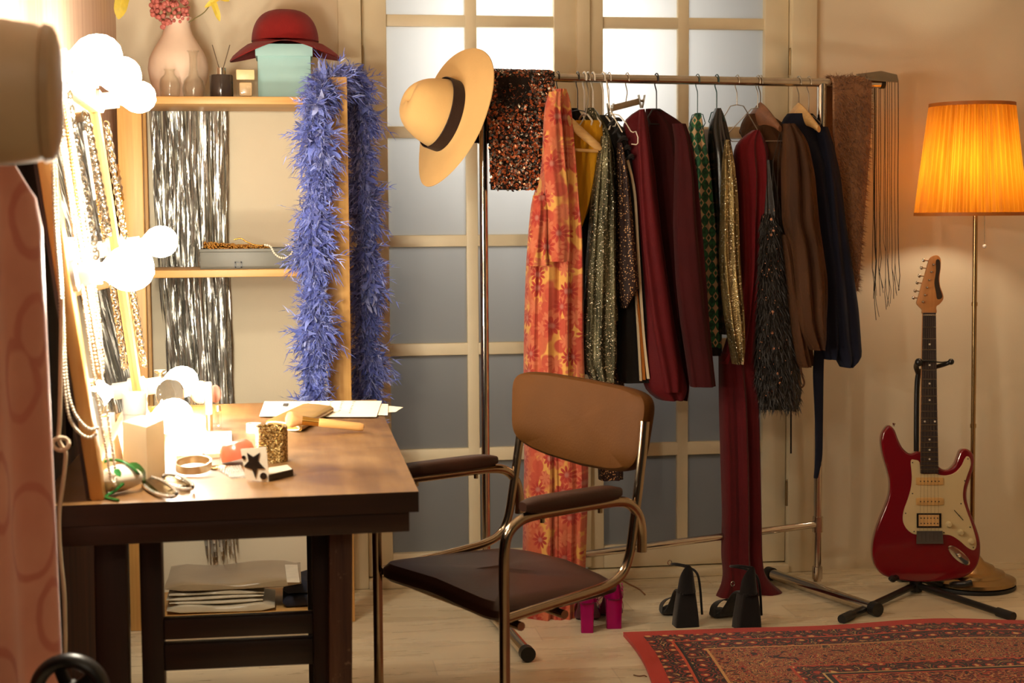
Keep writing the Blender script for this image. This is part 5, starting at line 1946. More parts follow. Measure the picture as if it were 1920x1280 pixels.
# ------------------------------------------------------------------ draped pieces
def drape(px0, px1, yb, yf, ytop_off=0.016, gap=0.026, sk=0.0, wav=0.004):
    """surface over the rail: v 0 (back hem) .. 1 (front hem)"""
    s0, s1 = np.dot(rail_pt(px0) - rL, ru), np.dot(rail_pt(px1) - rL, ru)
    zb_, zf_ = pR(px0, yb, -gap)[2], pR((px0 + px1) / 2, yf, gap)[2]
    Lb, Lf = ZR - zb_, ZR - zf_
    arc = pi * gap * 0.7
    tot = Lb + arc + Lf

    def P(u, v):
        d = v * tot
        s = s0 + (s1 - s0) * u
        if d < Lb:
            o, z, k = -gap, zb_ + d, 1 - d / Lb
        elif d < Lb + arc:
            a = (d - Lb) / arc * pi
            o, z, k = -gap * cos(a), ZR + ytop_off * sin(a), 0
        else:
            k = (d - Lb - arc) / Lf
            o, z = gap, ZR - (d - Lb - arc)
        f = wav * sin(7 * u + 2) * min(1, abs(k) * 3)
        return rL + ru * (s + sk * (k if o < 0 else -k * 0.3)) + rn * (o + f) + A3(0, 0, z - rL[2])
    return P


Pq2 = drape(905, 1032, 268, 356, 0.018, 0.040, -0.035, 0.003)
thq = MB()
thq.grid(Pq2, 24, 60, True, 0, 0.003, rn)
r = random.Random(77)
for i in range(6800):
    u, v = r.random(), r.random()
    p = Pq2(u, v)
    du, dv = Pq2(min(u + 0.01, 1), v) - Pq2(max(u - 0.01, 0), v), Pq2(u, min(v + 0.01, 1)) - Pq2(u, max(v - 0.01, 0))
    n_ = unit(np.cross(du, dv))
    if np.dot(n_, rn) < 0 and v > 0.6:
        n_ = -n_
    if v < 0.35 and np.dot(n_, rn) > 0:
        n_ = -n_
    if 0.35 <= v <= 0.6 and n_[2] < 0:
        n_ = -n_
    n_ = unit(n_ + A3(r.gauss(0, 0.42), r.gauss(0, 0.42), r.gauss(0, 0.42)))
    a = unit(np.cross(n_, A3(0.3, 0.2, 1)))
    b = np.cross(n_, a)
    c_ = p + n_ * 0.004 + rn * (0.002 if v > 0.5 else -0.004)
    rad = r.uniform(0.0034, 0.0050)
    thq.add([c_ + (a * cos(t) + b * sin(t)) * rad for t in [2 * pi * k / 7 for k in range(7)]], [tuple(range(7))], False, 1)
sm_ = NT('sequin_mix')
geo_ = sm_.new('ShaderNodeNewGeometry')
sm_.set(color=sm_.ramp(geo_.outputs['Random Per Island'], [(0.0, (26, 20, 16)), (0.34, (48, 36, 28)), (0.46, (150, 74, 40)), (0.68, (206, 112, 62)), (0.84, (120, 112, 100)), (0.95, (240, 224, 196))], 'CONSTANT'), metal=0.35, rough=0.3)
tag(thq.build('sequin_scarf', [cloth('dark_backing', (30, 20, 14), 0.9), sm_.m]), 'black and copper sequin scarf draped over the rail beside the straw hat', 'scarf')

# brown fur scarf
Pf = drape(1556, 1626, 420, 546, 0.022, 0.03, 0.0, 0.006)
m_fur = NT('brown_fur')
gi = m_fur.new('ShaderNodeNewGeometry')
m_fur.set(color=m_fur.ramp(gi.outputs['Random Per Island'], [(0, (96, 62, 36)), (0.5, (138, 92, 56)), (1, (178, 126, 80))]), rough=0.85, sheen=0.3)
fur = MB()


def Pf2(u, v):
    k = max(0, v - 0.55) / 0.45
    return Pf(u, v) + ru * (-0.045 * k * (1 - 2 * 0.25 * (1 - u)) * 0.9) + ru * 0.03 * k * (1 - u)


fur.grid(Pf2, 14, 50, True, 0, 0.012, rn)
for i in range(9000):
    u, v = r.random(), r.random()
    p = Pf2(u, v)
    s = 1 if v > 0.42 else -1
    base_n = rn * s if abs(v - 0.42) > 0.05 else A3(0, 0, 1)
    edge = ru * (1.2 if u > 0.93 else -1.2 if u < 0.07 else 0)
    d = unit(base_n * 0.7 + edge + A3(r.gauss(0, 0.4), r.gauss(0, 0.4), r.gauss(-0.7, 0.4)))
    ln = r.uniform(0.012, 0.022)
    sd = unit(np.cross(d, A3(r.gauss(0, 1), r.gauss(0, 1), r.gauss(0, 1)))) * 0.0011
    fur.add([p - sd, p + sd, p + d * ln], [(0, 1, 2)], True)
tag(fur.build('fur_scarf', m_fur.m), 'fluffy brown fur scarf hung over the far end of the rail', 'scarf')

# black fringe shawl
bsh = thing('fringe_shawl', 'black shawl with long stringy fringe at the far rail end', 'shawl', rail_pt(1660) - A3(0, 0, 0.5))
m_string = plain('black_string', (34, 26, 20), 0.8)
bandm = MB()
bq = [pR(1606, 141, 0.0), pR(1652, 135, -0.03), pR(1682, 142, -0.01), pR(1685, 154, 0.02), pR(1632, 150, 0.03)]
bandm.prism([p + A3(0, 0, 0.004) for p in bq], A3(0, 0, -0.006), 0.001, 1)
bandm.build('band', plain('grey_ribbon', (128, 112, 88), 0.5), bsh)
r = random.Random(13)
st_ = MB()
for x, w2, yb in ((1637, 0.0014, 560), (1640, 0.0030, 545), (1643, 0.0014, 600), (1648, 0.0012, 555), (1651, 0.0014, 540), (1658, 0.0010, 470), (1660, 0.0013, 580), (1664, 0.0013, 575), (1668, 0.0010, 545), (1672, 0.0014, 560), (1678, 0.0012, 550), (1684, 0.0018, 545)):
    o = r.uniform(-0.02, 0.03)
    pts = []
    n = 14
    for k in range(n + 1):
        t = k / n
        pts.append(pR(x + (1.2 * sin(9 * t + x) + r.uniform(-1, 1) * (4 if t > 0.8 else 0.6)) * t, 152 + (yb - 152) * t, o))
    st_.tube(pts, w2 * 0.75, 6)
    if yb > 545:
        st_.tube([pts[-3], pts[-2] + ru * 0.006, pts[-1] + ru * 0.011 + A3(0, 0, 0.01)], 0.0008, 5)
st_.build('fringe', m_string, bsh)

# ------------------------------------------------------------------ straw-coloured felt hat on the rail end
hc2 = pY(840, 218, 4.575)
vd = unit(hc2 - CAM)
hn = unit(-vd * 0.47 + 0.86 * (-0.93 * RT + 0.34 * UP))
hx = RT * 0.37 + UP * 0.93
hx = unit(hx - hn * np.dot(hx, hn))
hy = np.cross(hn, hx)
m_bhat = cloth('camel_felt', (220, 178, 116), 0.95, 0.05, 320, 0.06, 0.1)
bh = thing('brimmed_hat', 'camel felt hat with dark band hung on the near rail end', 'hat', hc2)
TT = lambda p: hc2 + hx * p[0] + hy * p[1] + hn * p[2]
cr = []
CX, CY, CH = 0.106, 0.096, 0.145
for t in [i / 15 for i in range(16)]:
    a = t * pi / 2
    q = max(cos(a), 0.0) ** 0.55 * (1 - 0.16 * t)
    z = CH * sin(a) ** 1.1
    ring = []
    for k in range(N):
        th = 2 * pi * k / N
        x_, y_ = CX * q * cos(th), CY * q * sin(th)
        dent = 0.020 * math.exp(-((y_ / 0.022) ** 2)) * max(0, t - 0.5) * 2 * (0.6 + 0.4 * cos(th))
        ring.append((x_, y_, z - dent))
    cr.append(ring)
br = []
for q, z in ((1.0, 0.004), (1.05, 0.0), (1.25, -0.001), (1.6, -0.003), (1.9, -0.006), (1.905, -0.0085), (1.6, -0.006), (1.05, -0.003)):
    ring = []
    e = q - 1
    for k in range(N):
        th = 2 * pi * k / N
        rx = CX * (1 + e * 1.12)
        ry = CY * (1 + e * 1.22)
        zz2 = z + 0.040 * e * e * (-1 if cos(th) > 0 else 0.25) * abs(cos(th)) ** 2 + 0.016 * e * sin(2 * th + 0.6) + 0.012 * e * cos(th)
        ring.append((rx * cos(th), ry * sin(th), zz2))
    br.append(ring)
bn = [[(CX * s * cos(2 * pi * k / N), CY * s * sin(2 * pi * k / N), z) for k in range(N)] for s, z in ((1.005, 0.003), (1.018, 0.004), (1.012, 0.040), (0.992, 0.042))]
hat(bh, m_bhat, cloth('brown_ribbon', (44, 28, 22), 0.6, 0.1), TT, cr, br, bn)

# ================================================================== FEATHER BOA ON THE SHELF
boa = MB()
r = random.Random(21)


def feather(mb, p, d, ln, wd, droop):
    d = unit(d)
    s = unit(np.cross(d, A3(r.gauss(0, 1), r.gauss(0, 1), r.gauss(0, 1))))
    nrm2 = np.cross(s, d)
    n = 6
    V = []
    c = np.array(p, float)
    dd = d.copy()
    curl, side = r.uniform(-2.2, 2.2), r.uniform(-1.2, 1.2)
    for k in range(n + 1):
        t = k / n
        hw = wd * (0.12 + sin(pi * min(1, t ** 0.8 * 0.97 + 0.02))) * (1 + 0.25 * sin(7 * t + curl))
        V += [c - s * hw + nrm2 * hw * 0.4, c + s * hw + nrm2 * hw * 0.4]
        dd = unit(dd + A3(0, 0, -droop / n) + (nrm2 * curl + s * side) / n)
        s = unit(s - dd * np.dot(s, dd))
        nrm2 = np.cross(s, dd)
        c = c + dd * ln / n
    mb.add(V, [(2 * k, 2 * k + 1, 2 * k + 3, 2 * k + 2) for k in range(n)], True)


def plume(mb, p, d, ln, droop):
    """one wispy feather: a curved shaft with thin splayed barbs"""
    s = unit(np.cross(d, A3(r.gauss(0, 1), r.gauss(0, 1), r.gauss(0, 1))))
    nn = np.cross(s, d)
    c, dd = np.array(p, float), unit(d)
    curl, side = r.uniform(-2, 2), r.uniform(-1.2, 1.2)
    n = 5
    V, F_ = [], []

    def strip(pts, sd, w0):
        o = len(V)
        m = len(pts)
        for k, q in enumerate(pts):
            hw = w0 * (1 - 0.85 * k / (m - 1))
            V.append(q - sd * hw)
            V.append(q + sd * hw)
        F_.extend((o + 2 * k, o + 2 * k + 1, o + 2 * k + 3, o + 2 * k + 2) for k in range(m - 1))
    P, D = [c], [dd]
    for k in range(n):
        dd = unit(dd + A3(0, 0, -droop / n) + (nn * curl + s * side) / n)
        c = c + dd * ln / n
        P.append(c)
        D.append(dd)
    strip(P, s, 0.0014)
    for k in range(n):
        for sg in (-1, 1):
            q = P[k] + (P[k + 1] - P[k]) * r.random()
            l2 = ln * r.uniform(0.28, 0.45) * (1 - 0.08 * k)
            d1 = unit(D[k] + s * sg * r.uniform(0.35, 0.8) + nn * r.uniform(-0.25, 0.25))
            d2 = unit(d1 + D[k] * 0.5 + A3(0, 0, -0.25))
            strip([q, q + d1 * l2 * 0.5, q + d1 * l2 * 0.5 + d2 * l2 * 0.5], unit(np.cross(d1, nn)), 0.0017)
    mb.add(V, F_, True)


left = [pY(x, y, 4.50) for x, y in ((588, 830), (590, 740), (586, 690), (592, 600), (588, 500), (590, 400), (600, 300), (588, 235), (594, 190))]
over = [A3(*(pY(612, 160, 4.60))), A3(*pY(634, 148, 4.69)), A3(*pY(660, 152, 4.75)), A3(*pY(674, 176, 4.80))]
right = [pY(x, y, 4.80) for x, y in ((678, 225), (678, 300), (684, 400), (688, 500), (686, 600), (690, 690), (688, 760), (686, 830))]
bpath = smoothpath(left + over + right, 12)
boa.tube(bpath, 0.010, 8)
bpts = along(bpath, 0.0046)
for i, p in enumerate(bpts):
    t = unit(bpts[min(i + 1, len(bpts) - 1)] - bpts[max(i - 1, 0)])
    clump = 0.85 + 0.22 * sin(i * 0.11) + 0.16 * sin(i * 0.27 + 1)
    for q_ in range(15):
        a = A3(r.gauss(0, 1), r.gauss(0, 1), r.gauss(0, 1))
        d = unit(unit(a - t * np.dot(a, t)) + t * r.uniform(-0.9, 0.9) + A3(0, 0, -0.1))
        if q_ < 7:
            feather(boa, p, d, r.uniform(0.046, 0.080) * clump, r.uniform(0.005, 0.009), r.uniform(0.4, 2.2))
        else:
            plume(boa, p, d, r.uniform(0.055, 0.100) * clump, r.uniform(0.5, 2.4))
bmz = NT('blue_feather')
gi = bmz.new('ShaderNodeNewGeometry')
bmz.set(color=bmz.ramp(gi.outputs['Random Per Island'], [(0, (78, 88, 166)), (0.5, (106, 120, 204)), (0.85, (134, 148, 222)), (1, (178, 186, 232))]), rough=0.75, sheen=0.3)
tag(boa.build('feather_boa', bmz.m), 'long periwinkle blue feather boa looped over the shelf post', 'feather boa')
# ================================================================== CHAIR
SZ = 0.46
cL, cN, cR_, cB = pZ(703, 1048, SZ), pZ(930, 1132, SZ), pZ(1150, 1078, SZ), pZ(915, 1007, SZ)
e1 = unit(cN - cL)                       # across, toward the near side
e2 = A3(-e1[1], e1[0], 0)
if np.dot(e2, cB - cL) < 0:
    e2 = -e2                             # toward the backrest
SW = float(np.dot(cN - cL, e1))
SD = float(np.dot(cR_ - cN, e2)) + 0.015
e2f = e2 + RTh * (0.034 / SD)             # the far side splays a little
chair = thing('armchair', 'brown leather office armchair with chrome tube frame', 'chair', (cL + cN) / 2 * A3(1, 1, 0) + e2 * SD / 2)
m_lea = plain('brown_leather', (56, 30, 19), 0.42, var=0.12, scale=10, bump=0.12, bscale=220, spec=0.4)
m_lea2 = plain('tan_leather', (80, 48, 18), 0.55, var=0.08, scale=10, bump=0.10, bscale=220, spec=0.05)
m_tube = metal('bronze_chrome', (170, 150, 124), 0.16)
Pn, Pl = cN + e1 * 0.012, cL - e1 * 0.012


def sideN(px, py):
    return pP(px, py, Pn, e1)


def sideL(px, py):
    return pP(px, py, Pl, e1)


# seat
rings = []
n = 64
TH_ = 0.037
for s, z in ((0.80, -TH_), (0.96, -TH_), (1.0, -TH_ * 0.8), (1.005, -TH_ * 0.4), (0.99, -0.010), (0.95, 0.0), (0.8, 0.004), (0.4, 0.006), (0.02, 0.006)):
    ring = []
    for q in range(n):
        th = 2 * pi * q / n
        x_ = (abs(cos(th)) ** 0.2) * (1 if cos(th) > 0 else -1)
        y_ = (abs(sin(th)) ** 0.2) * (1 if sin(th) > 0 else -1)
        wtap = 1.0 - 0.05 * (y_ * 0.5 + 0.5)
        yb_ = y_ * (1 - 0.16 * x_ * x_ * (y_ > 0))
        p = (cL + cN) / 2 + e2 * (SD / 2) + RTh * (0.017 * max(0, -x_) * (yb_ + 1) / 2) + e1 * (SW / 2 * x_ * s * wtap) + e2 * (SD / 2 * yb_ * s) + A3(0, 0, z * (1 - 0.55 * (y_ * 0.5 + 0.5)) - 0.004 * (y_ * 0.5 + 0.5) + 0.004 * cos(3 * x_))
        ring.append(p)
    rings.append(ring)
MB().loft(rings, True, True, True).build('seat', m_lea, chair)
TR_ = 0.0105
# near side: front leg + arm tube in one bend
f0 = sideN(946, 1110)


def arm_tube(S, pts, mirror=False):
    return smoothpath(pts, 7)


def local(p, side0):
    return np.dot(p - side0, e2), p[2]


# read the profile of the near side in (depth, height), use it for both sides
legN = [(946, 1180), (945, 1090), (946, 1030), (953, 1000), (972, 978), (1000, 966), (1060, 955), (1120, 945), (1160, 940), (1182, 946), (1197, 966), (1203, 995), (1203, 1034)]
prof_leg = [local(sideN(x, y), Pn) for x, y in legN]
railN = [(952, 1160), (1020, 1138), (1090, 1116), (1140, 1098), (1168, 1076), (1182, 1040), (1190, 985), (1198, 920), (1206, 850), (1211, 790)]
prof_rail = [local(sideN(x, y), Pn) for x, y in railN]
d0 = prof_leg[0][0]
for nm, S in (('near', Pn), ('far', Pl)):
    ed = e2 if nm == 'near' else e2f
    at = lambda d, z, o=0.0: A3(S[0], S[1], 0) + ed * d + A3(0, 0, z) + e1 * o
    pts = [at(d0, TR_)] + [at(d, z) for d, z in prof_leg]
    pts = [at(d0 + SD * 0.95, TR_), at(d0 + 0.5 * SD, TR_), at(d0 + 0.03, TR_), at(d0 + 0.006, TR_ + 0.008), at(d0, TR_ + 0.03)] + [at(d, z) for d, z in prof_leg]
    MB().tube(smoothpath(pts, 6), TR_, 14).build('leg_tube', m_tube, chair)
    io = -0.003 if S is Pn else 0.003
    MB().tube(smoothpath([at(d, z, io) for d, z in prof_rail], 6), TR_ * 0.92, 14).build('back_tube', m_tube, chair)
    # arm pad
    dz = [p_ for p_ in prof_leg]
    k0 = local(sideN(980, 970), Pn)
    k1 = local(sideN(1160, 940), Pn)
    rings = []
    for q in range(15):
        t = q / 14
        d = k0[0] + (k1[0] - k0[0]) * t
        z = k0[1] + (k1[1] - k0[1]) * t + TR_ + 0.010
        sc_ = (1 - abs(2 * t - 1) ** 6 * 0.45)
        rings.append([at(d, z + 0.016 * sc_ * (abs(sin(a)) ** 0.6) * (1 if sin(a) > 0 else -1), 0.024 * sc_ * (abs(cos(a)) ** 0.6) * (1 if cos(a) > 0 else -1)) for a in [2 * pi * j / 24 for j in range(24)]])
    MB().loft(rings, True, True, True).build('armrest', m_lea, chair)
    for t in (0.2, 0.8):
        d = k0[0] + (k1[0] - k0[0]) * t
        z = k0[1] + (k1[1] - k0[1]) * t
        MB().lathe([(0, -0.006), (0.005, -0.006), (0.005, 0.004), (0, 0.004)], at(d, z - TR_), n=12).build('screw', m_tube, chair)
# cross tubes under the seat
for d, z in ((0.05, SZ - TH_ - 0.012), (SD - 0.19, SZ - TH_ - 0.004)):
    a = A3(Pn[0], Pn[1], 0) + e2 * d + A3(0, 0, z)
    b = A3(Pl[0], Pl[1], 0) + e2 * d + A3(0, 0, z)
    MB().tube([a, b], 0.009, 10).build('cross_tube', m_tube, chair)
# backrest
bTL, bBL, bTR, bBR = sideL(969, 694), sideL(966, 834), sideN(1222, 742), sideN(1200, 878)
up_b = unit((bTL + bTR) / 2 - (bBL + bBR) / 2)
nb = unit(np.cross(e1, up_b))
if np.dot(nb, e2) < 0:
    nb = -nb
# put all corners on one plane that leans with the tubes
ctr = (bTL + bBL + bTR + bBR) / 4
Q = lambda px, py: pP(px, py, ctr, nb)
TLq, TRq, BRq, BLq = Q(967, 690), Q(1224, 738), Q(1200, 884), Q(965, 826)


def Pb(u, v):
    top = TLq * (1 - u) + TRq * u
    bot = BLq * (1 - u) + BRq * u
    p = top * (1 - v) + bot * v
    return p + nb * (0.030 * (1 - (2 * u - 1) ** 2)) - up_b * (0.022 * (1 - (2 * u - 1) ** 2) * max(0, v - 0.5) * 2) + up_b * 0.006 * (1 - (2 * u - 1) ** 2) * max(0, 0.5 - v)


rings = []
n = 72
for s, o in ((0.02, 0.024), (0.6, 0.024), (0.93, 0.022), (0.985, 0.015), (1.0, 0.004), (1.0, -0.004), (0.985, -0.012), (0.93, -0.018), (0.6, -0.021), (0.02, -0.022)):
    ring = []
    for q in range(n):
        th = 2 * pi * q / n
        x_ = (abs(cos(th)) ** 0.30) * (1 if cos(th) > 0 else -1)
        y_ = (abs(sin(th)) ** 0.38) * (1 if sin(th) > 0 else -1)
        ring.append(Pb(0.5 + 0.5 * x_ * s, 0.5 - 0.5 * y_ * s) + nb * o)
    rings.append(ring)
MB().loft(rings, True, True, True).build('backrest', m_lea2, chair)

# ================================================================== FLOOR LAMP
lb_ = pZ(1821, 1098, 0.0)
YL = lb_[1]
wl = lambda n_: n_ / FPX * float(np.dot(lb_ - CAM, FW)) * 1.0
lamp = thing('floor_lamp', 'lit floor lamp with pleated amber shade behind the guitar', 'lamp', lb_)
m_brass = metal('aged_brass', (170, 140, 96), 0.25)
MB().lathe([(0, 0), (wl(80), 0), (wl(81), 0.006), (wl(80), 0.012)], lb_, n=48).build('base_pad', m_cap, lamp)
MB().lathe([(wl(78), 0.012), (wl(81), 0.018), (wl(80), 0.028), (wl(62), 0.040), (wl(60), 0.048), (wl(44), 0.058), (wl(40), 0.068), (wl(24), 0.080), (wl(16), 0.098), (wl(9), 0.112), (wl(6), 0.125), (0, 0.126)], lb_, n=48).build('base', m_brass, lamp)
ptop = pY(1829, 400, YL)
pb0 = A3(lb_[0], lb_[1], 0.11)
tt = lambda z: pb0 + (ptop - pb0) * ((z - pb0[2]) / (ptop[2] - pb0[2]))
MB().tube([pb0, tt(ptop[2] + 0.07)], 0.0075, 14).build('pole', m_brass, lamp)
for y in (570, 798):
    z = pY(1826, y, YL)[2]
    MB().tube([tt(z - 0.006), tt(z + 0.006)], 0.0095, 14).build('pole_joint', m_brass, lamp)
zt_, zb_ = pY(1821, 198, YL)[2], pY(1821, 402, YL)[2]
sct = A3(*(tt(zb_)))
shc = pY(1821, 300, YL)


def shade_mat():
    t = NT('amber_pleats')
    co = t.coord()
    nz = t.noise(t.mapping(co, (40, 40, 2)), 1.0, 3.0)
    col = t.ramp(nz.outputs[0], [(0.3, (176, 100, 12)), (0.7, (204, 130, 22))])
    t.set(color=col, rough=0.6, sheen=0.2)
    tr = t.new('ShaderNodeBsdfTranslucent')
    t.put(tr.inputs[0], col)
    mx = t.new('ShaderNodeMixShader')
    mx.inputs[0].default_value = 0.55
    t.t.links.new(t.b.outputs[0], mx.inputs[1])
    t.t.links.new(tr.outputs[0], mx.inputs[2])
    t.t.links.new(mx.outputs[0], t.out.inputs[0])
    return t.m


m_shade = shade_mat()
rt_, rb2 = wl(75), wl(99)
cz = A3(shc[0], YL, zb_)
npl = 48
MB().lathe([(rb2 + (rt_ - rb2) * k / 10, (zt_ - zb_) * k / 10) for k in range(11)], cz, n=npl * 6, mod=lambda r_, h_, th: (r_ + 0.0042 * sin(npl * th), h_)).build('shade', m_shade, lamp)
for r_, h_ in ((rb2, 0.0), (rt_, zt_ - zb_)):
    MB().lathe([(r_ - 0.004, -0.004), (r_ + 0.004, -0.004), (r_ + 0.0035, 0.007), (r_ - 0.004, 0.007), (r_ - 0.004, -0.004)], cz + A3(0, 0, h_), n=64).build('shade_trim', plain('amber_trim', (186, 104, 30), 0.6), lamp)
zbulb = zb_ + (zt_ - zb_) * 0.42
lbm = NT('lamp_bulb')
lbm.set(color=(1, 0.9, 0.7, 1), emit=LAMP_POWER * 12, emit_c=lbm.ramp(lbm.noise(lbm.coord(), 3.0).outputs[0], [(0.2, (1.0, 0.86, 0.64, 1)), (0.8, (1.0, 0.88, 0.66, 1))]))
bc = A3(cz[0], YL, zbulb)
MB().ball(bc, (0.03, 0.03, 0.036), 16, 12).build('bulb', lbm.m, lamp)
MB().tube([tt(ptop[2] + 0.05), bc - A3(0, 0, 0.03)], 0.012, 12).build('socket', m_sock, lamp)
for a in (0.4, 2.5, 4.6):
    MB().tube([A3(cz[0], YL, zt_ - 0.012) + A3(cos(a), sin(a), 0) * rt_ * 0.98, bc - A3(0, 0, 0.035)], 0.0016, 6).build('spider_arm', m_brass, lamp)
cx0 = pY(1846, 404, YL - 0.02)
cx1 = pY(1846, 458, YL - 0.02)
pc = MB().tube([cx0 + A3(0, 0, 0.05), cx1], 0.0010, 6)
pch = pc.build('pull_chain', m_silver, lamp)
MB().ball(cx1 - A3(0, 0, 0.006), 0.0065, 12, 8).build('pull_ball', m_sock, pch)

# ================================================================== GUITAR AND STAND
gb = pZ(1738, 1112, 0.0)
gn = unit(A3(-FW[0] * 1.0 - 0.05, -FW[1], 0.10))       # face normal: toward the camera, leaning back a little
G0 = pY(1740, 1088, gb[1] - 0.02)
GP = lambda px, py, o=0.0: pP(px, py, G0 + gn * o, gn)
m_gred = plain('cherry_lacquer', (118, 8, 20), 0.12, var=0.04, scale=3, coat=0.6)
m_guard = plain('cream_pickguard', (214, 194, 146), 0.3, var=0.03)
m_maple = wood('maple_neck', (172, 110, 58), (200, 140, 82), 2, 0.35, 30)
m_rose = wood('rosewood', (30, 19, 14), (50, 33, 24), 2, 0.7, 60)
guitar = thing('electric_guitar', 'cherry red electric guitar with cream pickguard on a stand', 'guitar', GP(1740, 1089, -0.02))


def gpoly(pts, k=5):
    return [p_[:2] for p_ in smoothpath([A3(x, y, 0) for x, y in pts], k, True)]


outline = [(1668, 797), (1660, 803), (1654, 815), (1653, 832), (1657, 856), (1664, 880), (1669, 902), (1668, 925), (1661, 948), (1651, 972), (1642, 997), (1637, 1022), (1637, 1045), (1643, 1064), (1656, 1078), (1680, 1086), (1710, 1090), (1745, 1091), (1780, 1088), (1808, 1082), (1826, 1070), (1836, 1052), (1839, 1030), (1837, 1008), (1829, 983), (1820, 960), (1814, 938), (1814, 918), (1820, 897), (1826, 876), (1827, 857), (1821, 846), (1811, 841), (1802, 844), (1797, 856), (1791, 870), (1781, 879), (1770, 880), (1760, 874), (1753, 866), (1735, 852), (1722, 846), (1710, 850), (1702, 848), (1692, 838), (1684, 822), (1678, 806)]
og = gpoly(outline, 4)
GT = 0.042
MB().prism([GP(x, y) for x, y in og], -gn * GT, 0.007, 4).build('body', m_gred, guitar)
guard = [(1708, 864), (1716, 862), (1724, 866), (1726, 884), (1731, 888), (1755, 888), (1761, 890), (1775, 891), (1790, 886), (1802, 874), (1809, 860), (1814, 855), (1819, 860), (1820, 872), (1813, 893), (1807, 914), (1806, 935), (1812, 956), (1821, 980), (1829, 1006), (1831, 1022), (1826, 1031), (1814, 1026), (1800, 1014), (1784, 1004), (1766, 1002), (1722, 1002), (1708, 998), (1698, 988), (1693, 974), (1695, 956), (1702, 936), (1708, 915), (1710, 892)]
pg = MB().prism([GP(x, y, 0.0025) for x, y in gpoly(guard, 4)], -gn * 0.0035, 0.0008, 1).build('pickguard', m_guard, guitar)
sc2 = MB()
for x, y in ((1711, 867), (1711, 925), (1698, 962), (1714, 996), (1770, 998), (1825, 1026), (1819, 988), (1802, 944), (1809, 901), (1815, 860), (1761, 889)):
    sc2.lathe([(0, 0), (0.0022, 0), (0.0018, 0.0012), (0, 0.0014)], GP(x, y, 0.0025), gn, 10)
sc2.build('screws', m_wire, pg)
# neck with fretboard
nk = [(1726, 887), (1760, 887), (1757, 740), (1755, 586), (1731, 586), (1728, 740)]
MB().prism([GP(x, y, 0.006) for x, y in nk], -gn * 0.022, 0.004, 3).build('neck', m_maple, guitar)
MB().prism([GP(x, y, 0.0115) for x, y in nk], -gn * 0.006, 0.001, 1).build('fretboard', m_rose, guitar)
frets = [592 + (887 - 592) * 0.0]
fy = []
scale = 1.0
ybr, ynut = 1002, 590
for k in range(1, 22):
    fy.append(ybr - (ybr - ynut) * 2 ** (-k / 12))
fm = MB()
for y in [ynut + 1] + fy:
    if y > 884:
        continue
    t = (y - 586) / (887 - 586)
    xl, xr = 1731 - 5 * t, 1755 + 5 * t
    fm.tube([GP(xl, y, 0.0122), GP(xr, y, 0.0122)], 0.0011 if y > 592 else 0.002, 6)
fm.build('frets', metal('fret_wire', (170, 150, 118), 0.3), guitar)
im = MB()
mids = lambda a: (fy[a - 1] + fy[a - 2]) / 2
for a, xs2 in ((3, (1743,)), (5, (1743,)), (7, (1743,)), (9, (1743,)), (12, (1734, 1753)), (15, (1743,)), (17, (1743,)), (19, (1743,))):
    for x in xs2:
        im.lathe([(0, 0), (0.0032, 0), (0.003, 0.0006), (0, 0.0007)], GP(x, mids(a), 0.0115), gn, 14)
im.build('inlay_dots', plain('pearl_inlay', (226, 214, 190), 0.25), guitar)
head = [(1731, 588), (1729, 580), (1722, 573), (1719, 567), (1722, 556), (1728, 535), (1735, 512), (1740, 494), (1744, 484), (1751, 479), (1759, 479), (1764, 486), (1764, 502), (1762, 520), (1763, 536), (1768, 550), (1769, 560), (1763, 569), (1756, 575), (1755, 588)]
hg = MB().prism([GP(x, y, 0.002) for x, y in gpoly(head, 4)], -gn * 0.014, 0.0015, 2).build('headstock', m_maple, guitar)
dec = [(1755, 488), (1762, 488), (1763, 503), (1760, 520), (1762, 538), (1767, 554), (1764, 560), (1757, 560), (1755, 548), (1752, 530), (1755, 508)]
MB().prism([GP(x, y, 0.0027) for x, y in gpoly(dec, 3)], -gn * 0.0012).build('dark_inlay', plain('dark_decal', (50, 36, 24), 0.4), hg)
for (kx, ky), (qx, qy) in zip(((1733, 488), (1729, 502), (1725, 517), (1721, 530), (1717, 545), (1714, 558)), ((1750, 496), (1746, 510), (1742, 525), (1738, 539), (1734, 553), (1730, 566))):
    tn = MB().lathe([(0, 0), (0.0040, 0), (0.0034, 0.003), (0.0024, 0.004), (0.0024, 0.009), (0, 0.0095)], GP(qx, qy, 0.002), gn, 12)
    tn.tube([GP(kx + 8, ky + 1, -0.006), GP(kx, ky, -0.006)], 0.0016, 6)
    tn.ball(GP(kx - 1, ky, -0.006), (0.0055, 0.004, 0.006), 10, 8)
    tn.build('tuner', m_chrome, hg)
for y in (902, 940):
    MB().prism([GP(x_, y_, 0.0065) for x_, y_ in gpoly([(1718, y - 4), (1722, y - 7), (1765, y - 7), (1769, y - 4), (1769, y + 4), (1765, y + 7), (1722, y + 7), (1718, y + 4)], 2)], -gn * 0.006, 0.001, 2).build('pickup', plain('aged_cream', (214, 170, 104), 0.35), guitar)
    pm = MB()
    for q in range(6):
        pm.lathe([(0, 0), (0.0021, 0), (0.002, 0.0008), (0, 0.001)], GP(1726 + q * 6.9, y, 0.0065), gn, 10)
    pm.build('pole_pieces', m_wire, guitar)
MB().prism([GP(x_, y_, 0.005) for x_, y_ in ((1719, 962), (1765, 962), (1765, 989), (1719, 989))], -gn * 0.005, 0.001, 2).build('pickup_ring', m_blk, guitar)
MB().prism([GP(x_, y_, 0.0085) for x_, y_ in ((1723, 965), (1761, 965), (1761, 986), (1723, 986))], -gn * 0.005, 0.001, 2).build('humbucker', plain('humbucker_cream', (218, 174, 112), 0.35), guitar)
pm = MB()
